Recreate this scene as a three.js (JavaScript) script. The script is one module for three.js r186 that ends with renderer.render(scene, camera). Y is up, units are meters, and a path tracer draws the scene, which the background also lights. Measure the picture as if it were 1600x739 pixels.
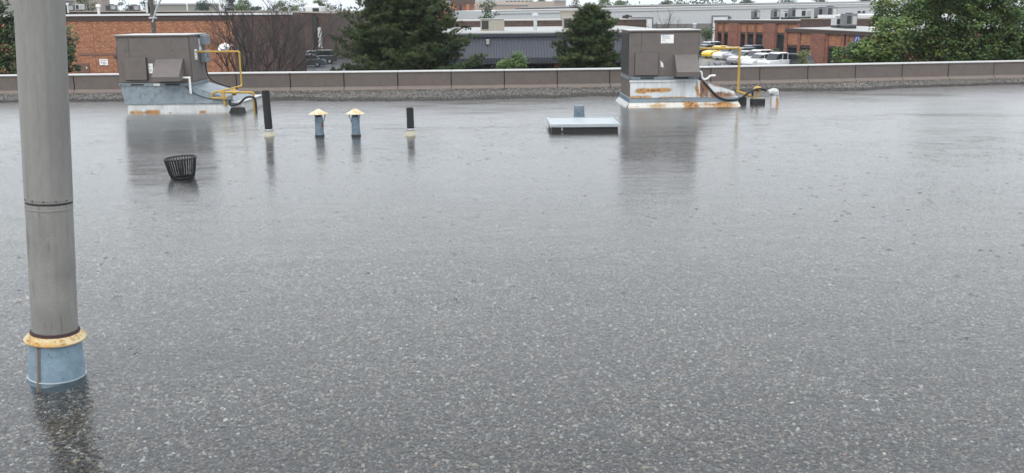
import * as THREE from 'three';
import { RoundedBoxGeometry } from 'three/addons/geometries/RoundedBoxGeometry.js';
import { mergeGeometries, mergeVertices } from 'three/addons/utils/BufferGeometryUtils.js';

// ---------------------------------------------------------------- camera, sky, sun, exposure
const scene = new THREE.Scene();
const F = 1500, PW = 1600, PH = 739;                       // focal length in pixels of the photograph
const EYE = 2.3;                                           // eye above the flooded roof (water surface is y = 0)
const GY = EYE - 7.0;                                      // street level
const camera = new THREE.PerspectiveCamera(2 * Math.atan(PH / 2 / F) * 180 / Math.PI, PW / PH, 0.05, 3000);
camera.rotation.order = 'YXZ';
camera.position.set(0, EYE, 0);
camera.rotation.set(-Math.atan((PH / 2 - 12) / F), 0, -0.5 * Math.PI / 180);
camera.updateMatrixWorld();

function skyTexture() {                                    // overcast: brighter overhead, soft grey cloud
  const w = 512, h = 256, d = new Float32Array(w * h * 4);
  for (let j = 0; j < h; j++) for (let i = 0; i < w; i++) {
    const el = ((j + .5) / h - .5) * Math.PI, s = Math.max(0, Math.sin(el)), u = i / w;
    const n = fbm(u * 10, el * 5 + 3, 10, 4, 11) - .5;
    const L = 1.06 * (1 + 1.1 * s) * (1 + .13 * n), k = (j * w + i) * 4;
    d[k] = L * .94; d[k + 1] = L * 1.0; d[k + 2] = L * 1.065; d[k + 3] = 1;
  }
  const t = new THREE.DataTexture(d, w, h, THREE.RGBAFormat, THREE.FloatType);
  t.mapping = THREE.EquirectangularReflectionMapping; t.magFilter = THREE.LinearFilter; t.needsUpdate = true;
  return t;
}
scene.background = skyTexture(); scene.environment = scene.background;
const sun = new THREE.DirectionalLight(new THREE.Color(1, .92, .81), 1.0);
sun.position.set(-25, 70, 45); sun.target.position.set(0, 0, -30);
sun.castShadow = true; sun.shadow.radius = 55; sun.shadow.mapSize.set(2048, 2048);
Object.assign(sun.shadow.camera, { left: -120, right: 120, top: 120, bottom: -120, near: 1, far: 500 });
scene.add(sun, sun.target);
const renderer = new THREE.WebGLRenderer({ antialias: true });
renderer.toneMapping = THREE.LinearToneMapping; renderer.toneMappingExposure = 1.0;
renderer.shadowMap.enabled = true;

// ---------------------------------------------------------------- helpers
function rng(seed) { let a = seed >>> 0; return () => { a = (a + 0x6D2B79F5) | 0; let t = Math.imul(a ^ (a >>> 15), 1 | a); t = (t + Math.imul(t ^ (t >>> 7), 61 | t)) ^ t; return ((t ^ (t >>> 14)) >>> 0) / 4294967296; }; }
function hash(x, y, s) { let h = Math.imul(x | 0, 374761393) ^ Math.imul(y | 0, 668265263) ^ Math.imul(s | 0, 974634777); h = Math.imul(h ^ (h >>> 13), 1274126177); return ((h ^ (h >>> 16)) >>> 0) / 4294967296; }
function vnoise(x, y, p, s) {                              // value noise, period p in both directions
  const xi = Math.floor(x), yi = Math.floor(y), fx = x - xi, fy = y - yi, m = (v) => ((v % p) + p) % p;
  const u = fx * fx * (3 - 2 * fx), v = fy * fy * (3 - 2 * fy), a = hash(m(xi), m(yi), s), b = hash(m(xi + 1), m(yi), s), c = hash(m(xi), m(yi + 1), s), d = hash(m(xi + 1), m(yi + 1), s);
  return a + (b - a) * u + (c - a) * v + (a - b - c + d) * u * v;
}
function fbm(x, y, p, o, s) { let r = 0, a = .5, n = 0; for (let k = 0; k < o; k++) { r += a * vnoise(x, y, p, s + k); n += a; a *= .5; x *= 2; y *= 2; p *= 2; } return r / n; }
const smooth = (a, b, x) => { const t = Math.min(1, Math.max(0, (x - a) / (b - a))); return t * t * (3 - 2 * t); };
const mix3 = (a, b, t) => [a[0] + (b[0] - a[0]) * t, a[1] + (b[1] - a[1]) * t, a[2] + (b[2] - a[2]) * t];
function tex(w, h, fn, { srgb = true, size = null, tw = null, th = null } = {}) {   // fn(u, v) -> [r, g, b] in 0..1; size = metres per repeat
  const d = new Uint8Array(w * h * 4);
  for (let j = 0; j < h; j++) for (let i = 0; i < w; i++) { const c = fn((i + .5) / w, (j + .5) / h, i, j), k = (j * w + i) * 4; d[k] = Math.max(0, Math.min(255, c[0] * 255)); d[k + 1] = Math.max(0, Math.min(255, c[1] * 255)); d[k + 2] = Math.max(0, Math.min(255, c[2] * 255)); d[k + 3] = 255; }
  const t = new THREE.DataTexture(d, w, h); t.wrapS = t.wrapT = THREE.RepeatWrapping; t.magFilter = THREE.LinearFilter; t.minFilter = THREE.LinearFilter;
  if (srgb) t.colorSpace = THREE.SRGBColorSpace;
  if (size) t.repeat.set(1 / size, 1 / size); if (tw) t.repeat.set(1 / tw, 1 / th);
  t.needsUpdate = true; return t;
}
const lin = (r, g, b) => new THREE.Color().setRGB(r, g, b);
const M = (r, g, b, rough = .7, metal = 0, extra = {}) => new THREE.MeshStandardMaterial({ color: lin(r, g, b), roughness: rough, metalness: metal, side: THREE.DoubleSide, ...extra });
const taken = {};
function numbered(name) { const n = taken[name] = (taken[name] ?? -1) + 1; return n ? `${name}_${String(n).padStart(3, '0')}` : name; }
function shade(o) { o.castShadow = true; o.receiveShadow = true; return o; }
function part(name, geo, mat, parent) { const m = shade(new THREE.Mesh(Array.isArray(geo) ? merge(geo) : geo, mat)); m.name = name; parent.add(m); return m; }
function tag(o, label, category, group) { o.userData.label = label; o.userData.category = category; if (group) o.userData.group = group; return o; }
function thing(name, label, category, pos = [0, 0, 0], turn = 0, group) { const o = new THREE.Group(); o.name = numbered(name); o.position.set(...pos); o.rotation.y = turn; scene.add(o); return tag(o, label, category, group); }
function single(name, geo, mat, label, category, group) { const m = part(numbered(name), geo, mat, scene); return tag(m, label, category, group); }
function struct(name, geo, mat) { const m = part(name, geo, mat, scene); m.userData.kind = 'structure'; return m; }
function plain(g) { g = g.index ? g.toNonIndexed() : g; for (const k of Object.keys(g.attributes)) if (!['position', 'normal', 'uv'].includes(k)) g.deleteAttribute(k); if (!g.attributes.uv) g.setAttribute('uv', new THREE.BufferAttribute(new Float32Array(g.attributes.position.count * 2), 2)); g.clearGroups(); return g; }
function merge(list) { return mergeGeometries(list.map(plain)); }
function uvBox(g) {                                        // uv in metres from the dominant axis of each normal
  const p = g.attributes.position, n = g.attributes.normal, uv = new Float32Array(p.count * 2);
  for (let i = 0; i < p.count; i++) { const a = Math.abs(n.getX(i)), b = Math.abs(n.getY(i)), c = Math.abs(n.getZ(i)); if (a > b && a > c) { uv[2 * i] = p.getZ(i); uv[2 * i + 1] = p.getY(i); } else if (b > c) { uv[2 * i] = p.getX(i); uv[2 * i + 1] = p.getZ(i); } else { uv[2 * i] = p.getX(i); uv[2 * i + 1] = p.getY(i); } }
  g.setAttribute('uv', new THREE.BufferAttribute(uv, 2)); return g;
}
const box = (x0, x1, y0, y1, z0, z1) => uvBox(new THREE.BoxGeometry(x1 - x0, y1 - y0, z1 - z0).translate((x0 + x1) / 2, (y0 + y1) / 2, (z0 + z1) / 2));
const rbox = (x0, x1, y0, y1, z0, z1, r = .01) => uvBox(new RoundedBoxGeometry(x1 - x0, y1 - y0, z1 - z0, 2, r).translate((x0 + x1) / 2, (y0 + y1) / 2, (z0 + z1) / 2));
const V = (x, y, z) => new THREE.Vector3(x, y, z);
function tube(pts, r, seg = 40, rad = 8, curved = true) {
  const c = curved ? new THREE.CatmullRomCurve3(pts.map((p) => V(...p)), false, 'catmullrom', .5) : (() => { const q = new THREE.CurvePath(); for (let i = 1; i < pts.length; i++) q.add(new THREE.LineCurve3(V(...pts[i - 1]), V(...pts[i]))); return q; })();
  return new THREE.TubeGeometry(c, seg, r, rad);
}
function rod(a, b, r, r2 = r, rad = 10) {                  // a straight bar, capped
  const A = V(...a), B = V(...b), d = B.clone().sub(A), g = new THREE.CylinderGeometry(r2, r, d.length(), rad);
  g.applyQuaternion(new THREE.Quaternion().setFromUnitVectors(V(0, 1, 0), d.clone().normalize())); g.translate((A.x + B.x) / 2, (A.y + B.y) / 2, (A.z + B.z) / 2); return g;
}
const lathe = (pts, seg = 40) => new THREE.LatheGeometry(pts.map(([x, y]) => new THREE.Vector2(x, y)), seg);
// a pixel of the photograph gives a direction; the distance comes from the surface it touches
function ray(px, py) { return V((px - PW / 2) / F, (PH / 2 - py) / F, -1).applyQuaternion(camera.quaternion); }
function onY(px, py, y) { const d = ray(px, py), t = (y - EYE) / d.y; return V(d.x * t, y, d.z * t); }
function atD(px, py, D) { const d = ray(px, py), t = -D / d.z; return V(d.x * t, EYE + d.y * t, -D); }
function frame(pxA, DA, pxB, DB) {                         // a vertical facade between two pixel columns at given distances, standing on the street
  const A = atD(pxA, 60, DA), B = atD(pxB, 60, DB); A.y = B.y = GY;
  const ex = B.clone().sub(A), L = ex.length(); ex.normalize(); const n = V(-ex.z, 0, ex.x);   // towards the camera
  const turn = Math.atan2(-ex.z, ex.x);
  const uv = (px, py) => { const d = ray(px, py), t = A.clone().sub(camera.position).dot(n) / d.dot(n), P = camera.position.clone().addScaledVector(d, t); return [P.clone().sub(A).dot(ex), P.y - GY]; };
  return { A, L, turn, uv, u: (px, py = 60) => uv(px, py)[0], h: (px, py) => uv(px, py)[1] };
}

// ---------------------------------------------------------------- materials
function rough255(fn, size) { return tex(256, 256, (u, v) => { const n = fn(u, v); return [n, n, n]; }, { srgb: false, size }); }
const brickTex = (base, alt, mortar, size, seed) => tex(512, 512, (u, v, i, j) => {   // running bond, 10 x 28 bricks to a repeat of 2.1 m
  const rows = 28, cols = 10, y = v * rows, r = Math.floor(y), x = u * cols + (r % 2) * .5, c = Math.floor(x) % cols, fx = x - Math.floor(x), fy = y - r;
  const joint = fx < .05 || fy < .13, k = hash(c, r, seed), n = fbm(u * 16, v * 16, 16, 3, seed + 5) - .5;
  const col = joint ? mortar : mix3(base, alt, k); return col.map((q) => q * (1 + .3 * n + (joint ? 0 : .25 * (hash(c, r, seed + 1) - .5))));
}, { size });
const brickOrange = brickTex([.52, .335, .235], [.67, .455, .34], [.60, .48, .39], 2.1, 3);
const brickBrown = brickTex([.30, .24, .22], [.35, .28, .26], [.33, .28, .26], 2.1, 4);
const brickRed = brickTex([.46, .29, .24], [.53, .345, .285], [.49, .39, .34], 2.1, 6);
const streaky = tex(512, 512, (u, v) => { const a = fbm(u * 90, v * 3, 90, 2, 21), b = fbm(u * 9, v * 5, 9, 4, 27), q = .82 + .09 * (a - .5) + .16 * (b - .5); return [q, q, q]; }, { size: 1.0 });
const mottled = tex(512, 512, (u, v) => { const a = fbm(u * 12, v * 12, 12, 5, 41), b = fbm(u * 60, v * 60, 60, 2, 45); const q = .86 + .10 * (a - .5) + .06 * (b - .5); return [q, q, q]; }, { size: 1.3 });
const galvTex = tex(512, 512, (u, v) => { const a = fbm(u * 14, v * 14, 14, 5, 61), b = fbm(u * 50, v * 12, 50, 3, 65), k = smooth(.5, .7, a) * .08, q = .82 - k + .1 * (b - .5); return [q * .95, q, q * 1.03]; }, { size: 1.0 });
const poleTex = tex(512, 1024, (u, v) => { const a = fbm(u * 40, v * 2, 40, 2, 221), b = fbm(u * 7, v * 7, 7, 5, 227), g = fbm(u * 70, v * 120, 70, 2, 230), dr = smooth(.62, .8, fbm(u * 26, v * 4, 26, 3, 233)) * .12, q = .86 + .05 * (a - .5) + .16 * (b - .5) + .06 * (g - .5) - dr; return [q, q, q * .99]; });
const mat = {
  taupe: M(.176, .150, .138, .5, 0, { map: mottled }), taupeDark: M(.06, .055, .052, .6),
  galv: M(.35, .37, .385, .45, .3, { map: galvTex }), galvBlue: M(.23, .29, .345, .55, .1, { map: galvTex }), white: M(.66, .66, .65, .5, 0, { map: mottled }), whitePlain: M(.68, .68, .68, .5),
  black: M(.009, .009, .01, .5), blackMatte: M(.02, .02, .02, .7), yellow: M(.6, .37, .06, .4, 0, { map: mottled }), cream: M(.5, .46, .36, .6, 0, { map: mottled }), pvc: M(.72, .72, .7, .35),
  pole: M(.31, .30, .285, .45, .1, { map: poleTex }), label: M(.7, .7, .7, .4), dark: M(.03, .028, .027, .5), steel: M(.45, .45, .46, .35, .7),
  glassDark: new THREE.MeshPhysicalMaterial({ color: lin(.02, .025, .03), roughness: .06, metalness: 0, side: THREE.DoubleSide }),
  coping: M(.58, .57, .55, .4, .1, { map: mottled }), panel: M(.18, .148, .133, .7, 0, { map: mottled }), panelB: M(.175, .148, .134, .7, 0, { map: mottled }), panelC: M(.192, .16, .144, .7, 0, { map: streaky }), ledge: M(.24, .195, .17, .75, 0, { map: mottled }),
  orange: M(1, 1, 1, .85, 0, { map: brickOrange }), brown: M(1, 1, 1, .85, 0, { map: brickBrown }), red: M(1, 1, 1, .85, 0, { map: brickRed }),
  fasciaBrown: M(.085, .055, .046, .7, 0, { map: mottled }), beige: M(.48, .44, .37, .7, 0, { map: mottled }), roofWhite: M(.46, .46, .44, .6, 0, { map: mottled }), greyRoof: M(.2, .2, .195, .8, 0, { map: mottled }),
  navy: M(.06, .066, .085, .5, .2), navyDark: M(.03, .032, .04, .5, .2), paleMetal: M(.68, .70, .71, .6, 0, { map: mottled }), greyUnit: M(.24, .25, .27, .6, .2, { map: mottled }),
  bark: M(.05, .042, .034, .9), barkDark: M(.03, .026, .022, .9), doorBrown: M(.16, .08, .055, .6), concrete: M(.24, .235, .22, .85, 0, { map: mottled }), tyre: M(.02, .02, .02, .85),
};

// ---------------------------------------------------------------- the flooded roof
const parPix = [[-260, 150], [110, 145.5], [540, 141], [970, 135.5], [1300, 128], [1600, 121.5], [1960, 114]];
const parPts = parPix.map(([x, y]) => onY(x, y, .12));     // foot of the parapet, on the gravel that banks up against it
const parZ = (x) => { let i = 1; while (i < parPts.length - 1 && x > parPts[i].x) i++; const a = parPts[i - 1], b = parPts[i]; return a.z + (b.z - a.z) * (x - a.x) / (b.x - a.x); };
const edge = [[-300, 163], [-100, 161], [110, 159], [180, 158], [430, 157.5], [600, 158], [700, 157], [800, 154], [960, 150.5], [1100, 146], [1200, 141.5], [1280, 142.5], [1340, 142], [1400, 137.5], [1500, 134], [1600, 131.5], [1960, 122]].map(([x, y]) => onY(x, y, 0));   // waterline
const edgeZ = (x) => { let i = 1; while (i < edge.length - 1 && x > edge[i].x) i++; const a = edge[i - 1], b = edge[i]; return a.z + (b.z - a.z) * (x - a.x) / (b.x - a.x); };
const bedY = (x, z) => {
  const s = z - parZ(x), w = Math.max(.5, edgeZ(x) - parZ(x)), n = fbm(x * .9 + 50, z * .9 + 50, 4096, 3, 77) - .5;
  const bank = .125 - .125 * (s / w) + .06 * n * smooth(0, .6, s), far = -.062 + .03 * (fbm(x * .35 + 50, z * .35 + 50, 4096, 2, 78) - .5);
  return s < 0 ? .11 : Math.max(far, bank);
};
const blob = onY(330, 560, -.06);
const silt = (x, z) => { const n = fbm(x * .8 + 90, z * .8 + 90, 4096, 4, 101), m = fbm(x * .25 + 20, z * .5 + 20, 4096, 3, 104), e = Math.hypot((x - blob.x) / 1.15, (z - blob.z) / .34) + 1.2 * (n - .5); return .66 * (.62 + .5 * n + .35 * m) * (1 - .4 * (1 - smooth(.5, 1.2, e))); };   // fine silt lying between the stones
const X0 = -34, X1 = 36, Z0 = 9;
{
  // gravel bed: packed wet roof chippings with near-black gaps between them
  const N = 2048, C = 130, SZ = 2.0, px = new Float32Array(C * C), py = new Float32Array(C * C), col = [];
  for (let j = 0; j < C; j++) for (let i = 0; i < C; i++) { const k = j * C + i; px[k] = i + .15 + .7 * hash(i, j, 91); py[k] = j + .15 + .7 * hash(i, j, 92); const q = hash(i, j, 93), t = hash(i, j, 94); col.push(pebbleTone(q, t)); }
  const d = new Uint8Array(N * N * 4), b = new Uint8Array(N * N * 4);
  const sr = (x) => 255 * (x <= .0031308 ? 12.92 * x : 1.055 * Math.pow(x, 1 / 2.4) - .055);
  for (let j = 0; j < N; j++) for (let i = 0; i < N; i++) {
    const x = (i + .5) / N * C, y = (j + .5) / N * C, xi = Math.floor(x), yi = Math.floor(y); let d1 = 9, d2 = 9, w = 0;
    for (let q = -1; q <= 1; q++) for (let p = -1; p <= 1; p++) { const ii = (xi + p + C) % C, jj = (yi + q + C) % C, k = jj * C + ii, dx = px[k] + (xi + p - ii) - x, dy = py[k] + (yi + q - jj) - y, e = dx * dx + dy * dy; if (e < d1) { d2 = d1; d1 = e; w = k; } else if (e < d2) d2 = e; }
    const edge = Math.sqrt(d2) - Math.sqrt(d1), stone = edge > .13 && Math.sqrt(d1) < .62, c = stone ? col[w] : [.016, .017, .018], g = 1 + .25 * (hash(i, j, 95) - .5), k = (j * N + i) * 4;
    d[k] = sr(Math.min(1, c[0] * g)); d[k + 1] = sr(Math.min(1, c[1] * g)); d[k + 2] = sr(Math.min(1, c[2] * g)); d[k + 3] = 255;
    const hgt = 255 * Math.min(1, Math.max(0, edge * 1.4)); b[k] = b[k + 1] = b[k + 2] = hgt; b[k + 3] = 255;
  }
  const mk = (a, srgb) => { const t = new THREE.DataTexture(a, N, N); t.wrapS = t.wrapT = THREE.RepeatWrapping; t.magFilter = t.minFilter = THREE.LinearFilter; t.repeat.set(1 / SZ, 1 / SZ); if (srgb) t.colorSpace = THREE.SRGBColorSpace; t.needsUpdate = true; return t; };
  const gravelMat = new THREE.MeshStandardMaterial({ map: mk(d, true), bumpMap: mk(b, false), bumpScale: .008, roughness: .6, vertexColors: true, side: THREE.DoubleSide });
  const nx = 280, nz = 152, pos = [], uv = [], cl = [], idx = [];
  for (let j = 0; j <= nz; j++) for (let i = 0; i <= nx; i++) {
    const x = X0 + (X1 - X0) * i / nx, z = Z0 + (parZ(x) - .05 - Z0) * j / nz; pos.push(x, bedY(x, z), z); uv.push(x, z);
    const q = silt(x, z); const dry = bedY(x, z) > .012 ? 1.7 : 1; cl.push(q * dry * (dry > 1 ? 1.05 : 1), q * dry, q * dry * (dry > 1 ? .94 : 1));
  }
  for (let j = 0; j < nz; j++) for (let i = 0; i < nx; i++) { const a = j * (nx + 1) + i; idx.push(a, a + 1, a + nx + 1, a + 1, a + nx + 2, a + nx + 1); }
  const g = new THREE.BufferGeometry(); g.setAttribute('position', new THREE.Float32BufferAttribute(pos, 3)); g.setAttribute('uv', new THREE.Float32BufferAttribute(uv, 2)); g.setAttribute('color', new THREE.Float32BufferAttribute(cl, 3)); g.setIndex(idx); g.computeVertexNormals();
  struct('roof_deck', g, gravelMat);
}
function pebbleTone(q, t) {                                 // wet river stone: dark and mid grey, some pale, some tan
  if (q < .48) { const v = .003 + .016 * t * t; return [v * 1.03, v, v * .95]; }
  if (q < .72) { const v = .025 + .07 * t; return [v * 1.02, v, v * .94]; }
  if (q < .83) { const v = .06 + .11 * t; return [v * 1.14, v, v * .66]; }
  if (q < .855) { const v = .07 + .09 * t; return [v * 1.35, v * .85, v * .6]; }
  if (q < .985) { const v = .11 + .15 * t; return [v * 1.02, v, v * .92]; }
  const v = .27 + .18 * t; return [v, v, v * .94];
}
{
  // loose stones lying on the bed, nearest part and the dry bank
  const r = rng(5), base = mergeVertices(new THREE.IcosahedronGeometry(1, 1).deleteAttribute('uv').deleteAttribute('normal')), p = base.attributes.position;
  for (let i = 0; i < p.count; i++) { const x = p.getX(i), y = p.getY(i), z = p.getZ(i), k = .82 + .36 * vnoise(x * 1.6 + 7, y * 1.6 + z * 2.3 + 9, 4096, 3); p.setXYZ(i, x * k, y * k, z * k); }
  base.computeVertexNormals();
  const spots = [];
  for (let k = 0; k < 300000; k++) { const D = r() < .8 ? 4.6 + 7 * Math.pow(r(), .75) : 9 + 10 * r() * r(), x = (r() * 2 - 1) * (D * .56 + .3); spots.push([x, -D, 1]); }
  for (let k = 0; k < 52000; k++) { const x = -17 + 37 * r(), s = .05 + (Math.max(.5, edgeZ(x) - parZ(x)) * 1.04) * r(); spots.push([x, parZ(x) + s, 1.25]); }
  const im = new THREE.InstancedMesh(base, M(1, 1, 1, .55), spots.length), m = new THREE.Matrix4(), q = new THREE.Quaternion(), e = new THREE.Euler(), c = new THREE.Color();
  spots.forEach(([x, z, f], i) => { const s = (.0058 + .0068 * r() * r() + (r() < .03 ? .004 : 0)) * f * (f > 1 ? 1.25 : 1); q.setFromEuler(e.set((r() - .5) * .6, r() * 6.28, (r() - .5) * .6)); m.compose(V(x, bedY(x, z) + s * .25, z), q, V(s * (1 + .7 * r()), s * (.55 + .3 * r()), s)); im.setMatrixAt(i, m); const tone = pebbleTone(r(), r()); if (f > 1) { const wet = bedY(x, z) < .026 + .02 * r(), v = wet ? .012 + .05 * r() * r() : .025 + .22 * Math.pow(r(), 1.5), w = .9 + .2 * r(); c.setRGB(v * (wet ? 1.25 : 1.1) * w, v, v * (wet ? .8 : .9)); } else { const q = silt(x, z); c.setRGB(tone[0] * q, tone[1] * q, tone[2] * q); } im.setColorAt(i, c); });
  im.name = 'roof_gravel'; im.userData.kind = 'stuff'; tag(im, 'loose wet roof chippings under and beside the standing water', 'gravel'); shade(im); scene.add(im);
}
// standing rain water
const waterMat = (() => {
  const N = 2048, SZ = 4.2, h = new Float32Array(N * N), r = rng(77), mm = SZ / N;
  const waves = []; for (let k = 0; k < 34; k++) { const L = .018 + .075 * Math.pow(r(), 1.6), th = Math.PI / 2 + (r() - .5) * 2.4, f = Math.round(SZ / L * Math.cos(th)), g = Math.round(SZ / L * Math.sin(th)); waves.push([f * 2 * Math.PI, g * 2 * Math.PI, r() * 6.28, L * .00105]); }
  for (let j = 0; j < N; j++) for (let i = 0; i < N; i++) { const u = i / N, v = j / N; let s = 0; for (const w of waves) s += w[3] * Math.sin(w[0] * u + w[1] * v + w[2]); const patch = .45 + 1.1 * fbm(u * 9, v * 9, 9, 2, 8); h[j * N + i] = s * patch; }
  for (let k = 0; k < 2600; k++) {                          // rings from the falling drops
    const cx = r() * N, cy = r() * N, R = (.008 + .07 * Math.pow(r(), 1.4)) / mm, wl = (.009 + .008 * r()) / mm, wid = wl * 1.1, A = .00016 * (.3 + r()) * Math.min(1, .02 / (R * mm)), R1 = R + 3 * wid;
    for (let y = Math.floor(cy - R1); y <= cy + R1; y++) for (let x = Math.floor(cx - R1); x <= cx + R1; x++) { const q = Math.hypot(x - cx, y - cy) - R; if (Math.abs(q) < 3 * wid) h[((y + N) % N) * N + (x + N) % N] += A * Math.exp(-q * q / (wid * wid)) * Math.cos(q * 6.283 / wl); }
  }
  for (let k = 0; k < 70; k++) {                            // fresh pits where a drop has just struck
    const cx = r() * N, cy = r() * N, R = (.008 + .011 * r()) / mm, A = .42 * R * mm * (.6 + .6 * r());
    for (let y = Math.floor(cy - 3 * R); y <= cy + 3 * R; y++) for (let x = Math.floor(cx - 3 * R); x <= cx + 3 * R; x++) { const q = Math.hypot(x - cx, y - cy) / R; h[((y + N) % N) * N + (x + N) % N] += -A * Math.exp(-q * q) + .35 * A * Math.exp(-(q - 1.7) * (q - 1.7) * 3); }
  }
  const d = new Uint8Array(N * N * 4), S = 5;
  for (let j = 0; j < N; j++) for (let i = 0; i < N; i++) { const sx = (h[j * N + (i + 1) % N] - h[j * N + (i + N - 1) % N]) / (2 * mm) * S, sy = (h[((j + 1) % N) * N + i] - h[((j + N - 1) % N) * N + i]) / (2 * mm) * S, l = 1 / Math.hypot(sx, sy, 1), k = (j * N + i) * 4; d[k] = 127.5 - 127.5 * sx * l; d[k + 1] = 127.5 - 127.5 * sy * l; d[k + 2] = 127.5 + 127.5 * l; d[k + 3] = 255; }
  const t = new THREE.DataTexture(d, N, N); t.wrapS = t.wrapT = THREE.RepeatWrapping; t.magFilter = t.minFilter = THREE.LinearFilter; t.repeat.set(1 / SZ, 1 / SZ); t.needsUpdate = true;
  const coarse = tex(512, 512, (u, v) => { const q = fbm(u * 14, v * 26, 2, 1, 5) * 0 + fbm(u * 16, v * 32, 16, 3, 205); return [q, q, q]; }, { srgb: false, size: 9.7 });
  const ruffle = tex(512, 512, (u, v) => { const x = u * 72 - 36, d = v * 72 - 10, n = fbm(u * 16, v * 40, 64, 4, 501), e = fbm(u * 60, v * 110, 128, 3, 507), w = smooth(.42, .62, n * .75 + e * .25 + .2 * smooth(17, 21, d + 5 * (n - .5))), q = (.125 + .075 * w) / .29; return [q, q, q]; }, { srgb: false, size: 72 }); ruffle.offset.set(.5, 10 / 72);   // patches ruffled by gusts
  return new THREE.MeshPhysicalMaterial({ color: 0xffffff, transmission: 1, thickness: 0, ior: 1.333, roughness: .29, roughnessMap: ruffle, normalMap: t, normalScale: new THREE.Vector2(1 / S, 1 / S), bumpMap: coarse, bumpScale: .006 });
})();
{
  const g = new THREE.PlaneGeometry(X1 - X0, Z0 + 30, 1, 1).rotateX(-Math.PI / 2).translate((X0 + X1) / 2, 0, (Z0 - 30) / 2), p = g.attributes.position, uv = g.attributes.uv;
  for (let i = 0; i < p.count; i++) { uv.setXY(i, p.getX(i), -p.getZ(i)); if (p.getZ(i) < -10) p.setZ(i, parZ(p.getX(i)) + .02); uv.setXY(i, p.getX(i), -p.getZ(i)); }
  struct('rain_water', g, waterMat);
}
// the building that carries the roof, and the parapet round its far edge
{
  struct('own_building', box(X0 + .05, X1 - .05, GY + .01, -.2, parZ(0) + .4, Z0), mat.brown);
  const o = thing('parapet_wall', 'low brown panelled parapet with pale metal coping along the flooded roof edge', 'parapet');
  const lens = [0]; for (let i = 1; i < parPts.length; i++) lens.push(lens[i - 1] + parPts[i].distanceTo(parPts[i - 1]));
  const at = (s) => { let i = 1; while (i < lens.length - 1 && s > lens[i]) i++; const t = (s - lens[i - 1]) / (lens[i] - lens[i - 1]); return parPts[i - 1].clone().lerp(parPts[i], t); };
  const ref = onY(538, 141, .12); let s0 = 0, best = 1e9; for (let s = 0; s < lens[lens.length - 1]; s += .02) { const q = at(s).distanceTo(ref); if (q < best) { best = q; s0 = s; } }
  const W = 1.478; let k = 0; const r = rng(12);
  for (let s = s0 - Math.floor(s0 / W) * W; s + W < lens[lens.length - 1]; s += W, k++) {
    const a = at(s), b = at(s + W), g = new THREE.Group(), L = a.distanceTo(b), turn = Math.atan2(-(b.z - a.z), b.x - a.x), place = (m) => { m.position.copy(a); m.position.y = 0; m.rotation.y = turn; return m; };
    const lean = (r() - .5) * .012;
    place(part('panel', rbox(.012, L - .012, .2, .585 + (r() - .5) * .006, -.1, .0 + lean, .008), [mat.panel, mat.panelC, mat.panelB, mat.panel, mat.panelB][(k * 7 + (k >> 1)) % 5], o));
    const sh = new THREE.Shape([[0, .08], [.11, .08], [.11, .135], [.015, .215], [0, .215]].map(([x, y]) => new THREE.Vector2(x, y)));
    place(part('cant_strip', uvBox(new THREE.ExtrudeGeometry(sh, { depth: L - .016, bevelEnabled: false }).rotateY(-Math.PI / 2).translate(L - .008, 0, 0).scale(1, 1, 1)), mat.ledge, o));
    place(part('backing', box(0, L, -.3, .57, -.36, -.105), mat.taupeDark, o));
    place(part('coping', rbox(.004, L - .004, .588, .622, -.42, .03, .01), mat.coping, o));
  }
}

// ---------------------------------------------------------------- rooftop units
function quads(list) {                                     // list of [a, b, c, d, uvScale] quads -> flat shaded geometry, uv in metres along the quad
  const pos = [], uv = [], idx = [];
  list.forEach(([a, b, c, d]) => { const A = V(...a), B = V(...b), C = V(...c), D = V(...d), u = B.clone().sub(A), w = u.length(); u.normalize(); const k = pos.length / 3; for (const P of [A, B, C, D]) { const q = P.clone().sub(A), x = q.dot(u); pos.push(P.x, P.y, P.z); uv.push(x, q.addScaledVector(u, -x).length()); } idx.push(k, k + 1, k + 2, k, k + 2, k + 3); });
  const g = new THREE.BufferGeometry(); g.setAttribute('position', new THREE.Float32BufferAttribute(pos, 3)); g.setAttribute('uv', new THREE.Float32BufferAttribute(uv, 2)); g.setIndex(idx); const n = g.toNonIndexed(); n.computeVertexNormals(); return n;
}
function rustTex(w, h, seed, paint, stains, rust = [.68, .50, .28], deep = [.42, .25, .14]) {   // painted metal with rust stains: stains = [u, v, ru, rv, strength]
  return tex(512, 192, (u, v) => {
    const n = fbm(u * w * 5, v * h * 5 + 40, 4096, 5, seed), g = fbm(u * w * 24, v * h * 24, 4096, 3, seed + 9), st = fbm(u * w * 30, v * h * 3, 4096, 3, seed + 17); let k = 0; const s0 = k;
    for (const [a, b, ra, rb, s] of stains) { const e = Math.hypot((u - a) / ra, (v - b) / rb) + (n - .5) * 1.5 + (g - .5) * .6; k = Math.max(k, s * (1 - smooth(.35, 1.15, e))); }
    const base = paint.map((c) => c * (.93 + .16 * (n - .5) + .12 * (st - .5))), c = mix3(base, mix3(rust, deep, smooth(.42, .72, g + .35 * (n - .5) + (s0 > 1.2 ? .3 : 0))), Math.min(1, k)); return c;
  });
}
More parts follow.
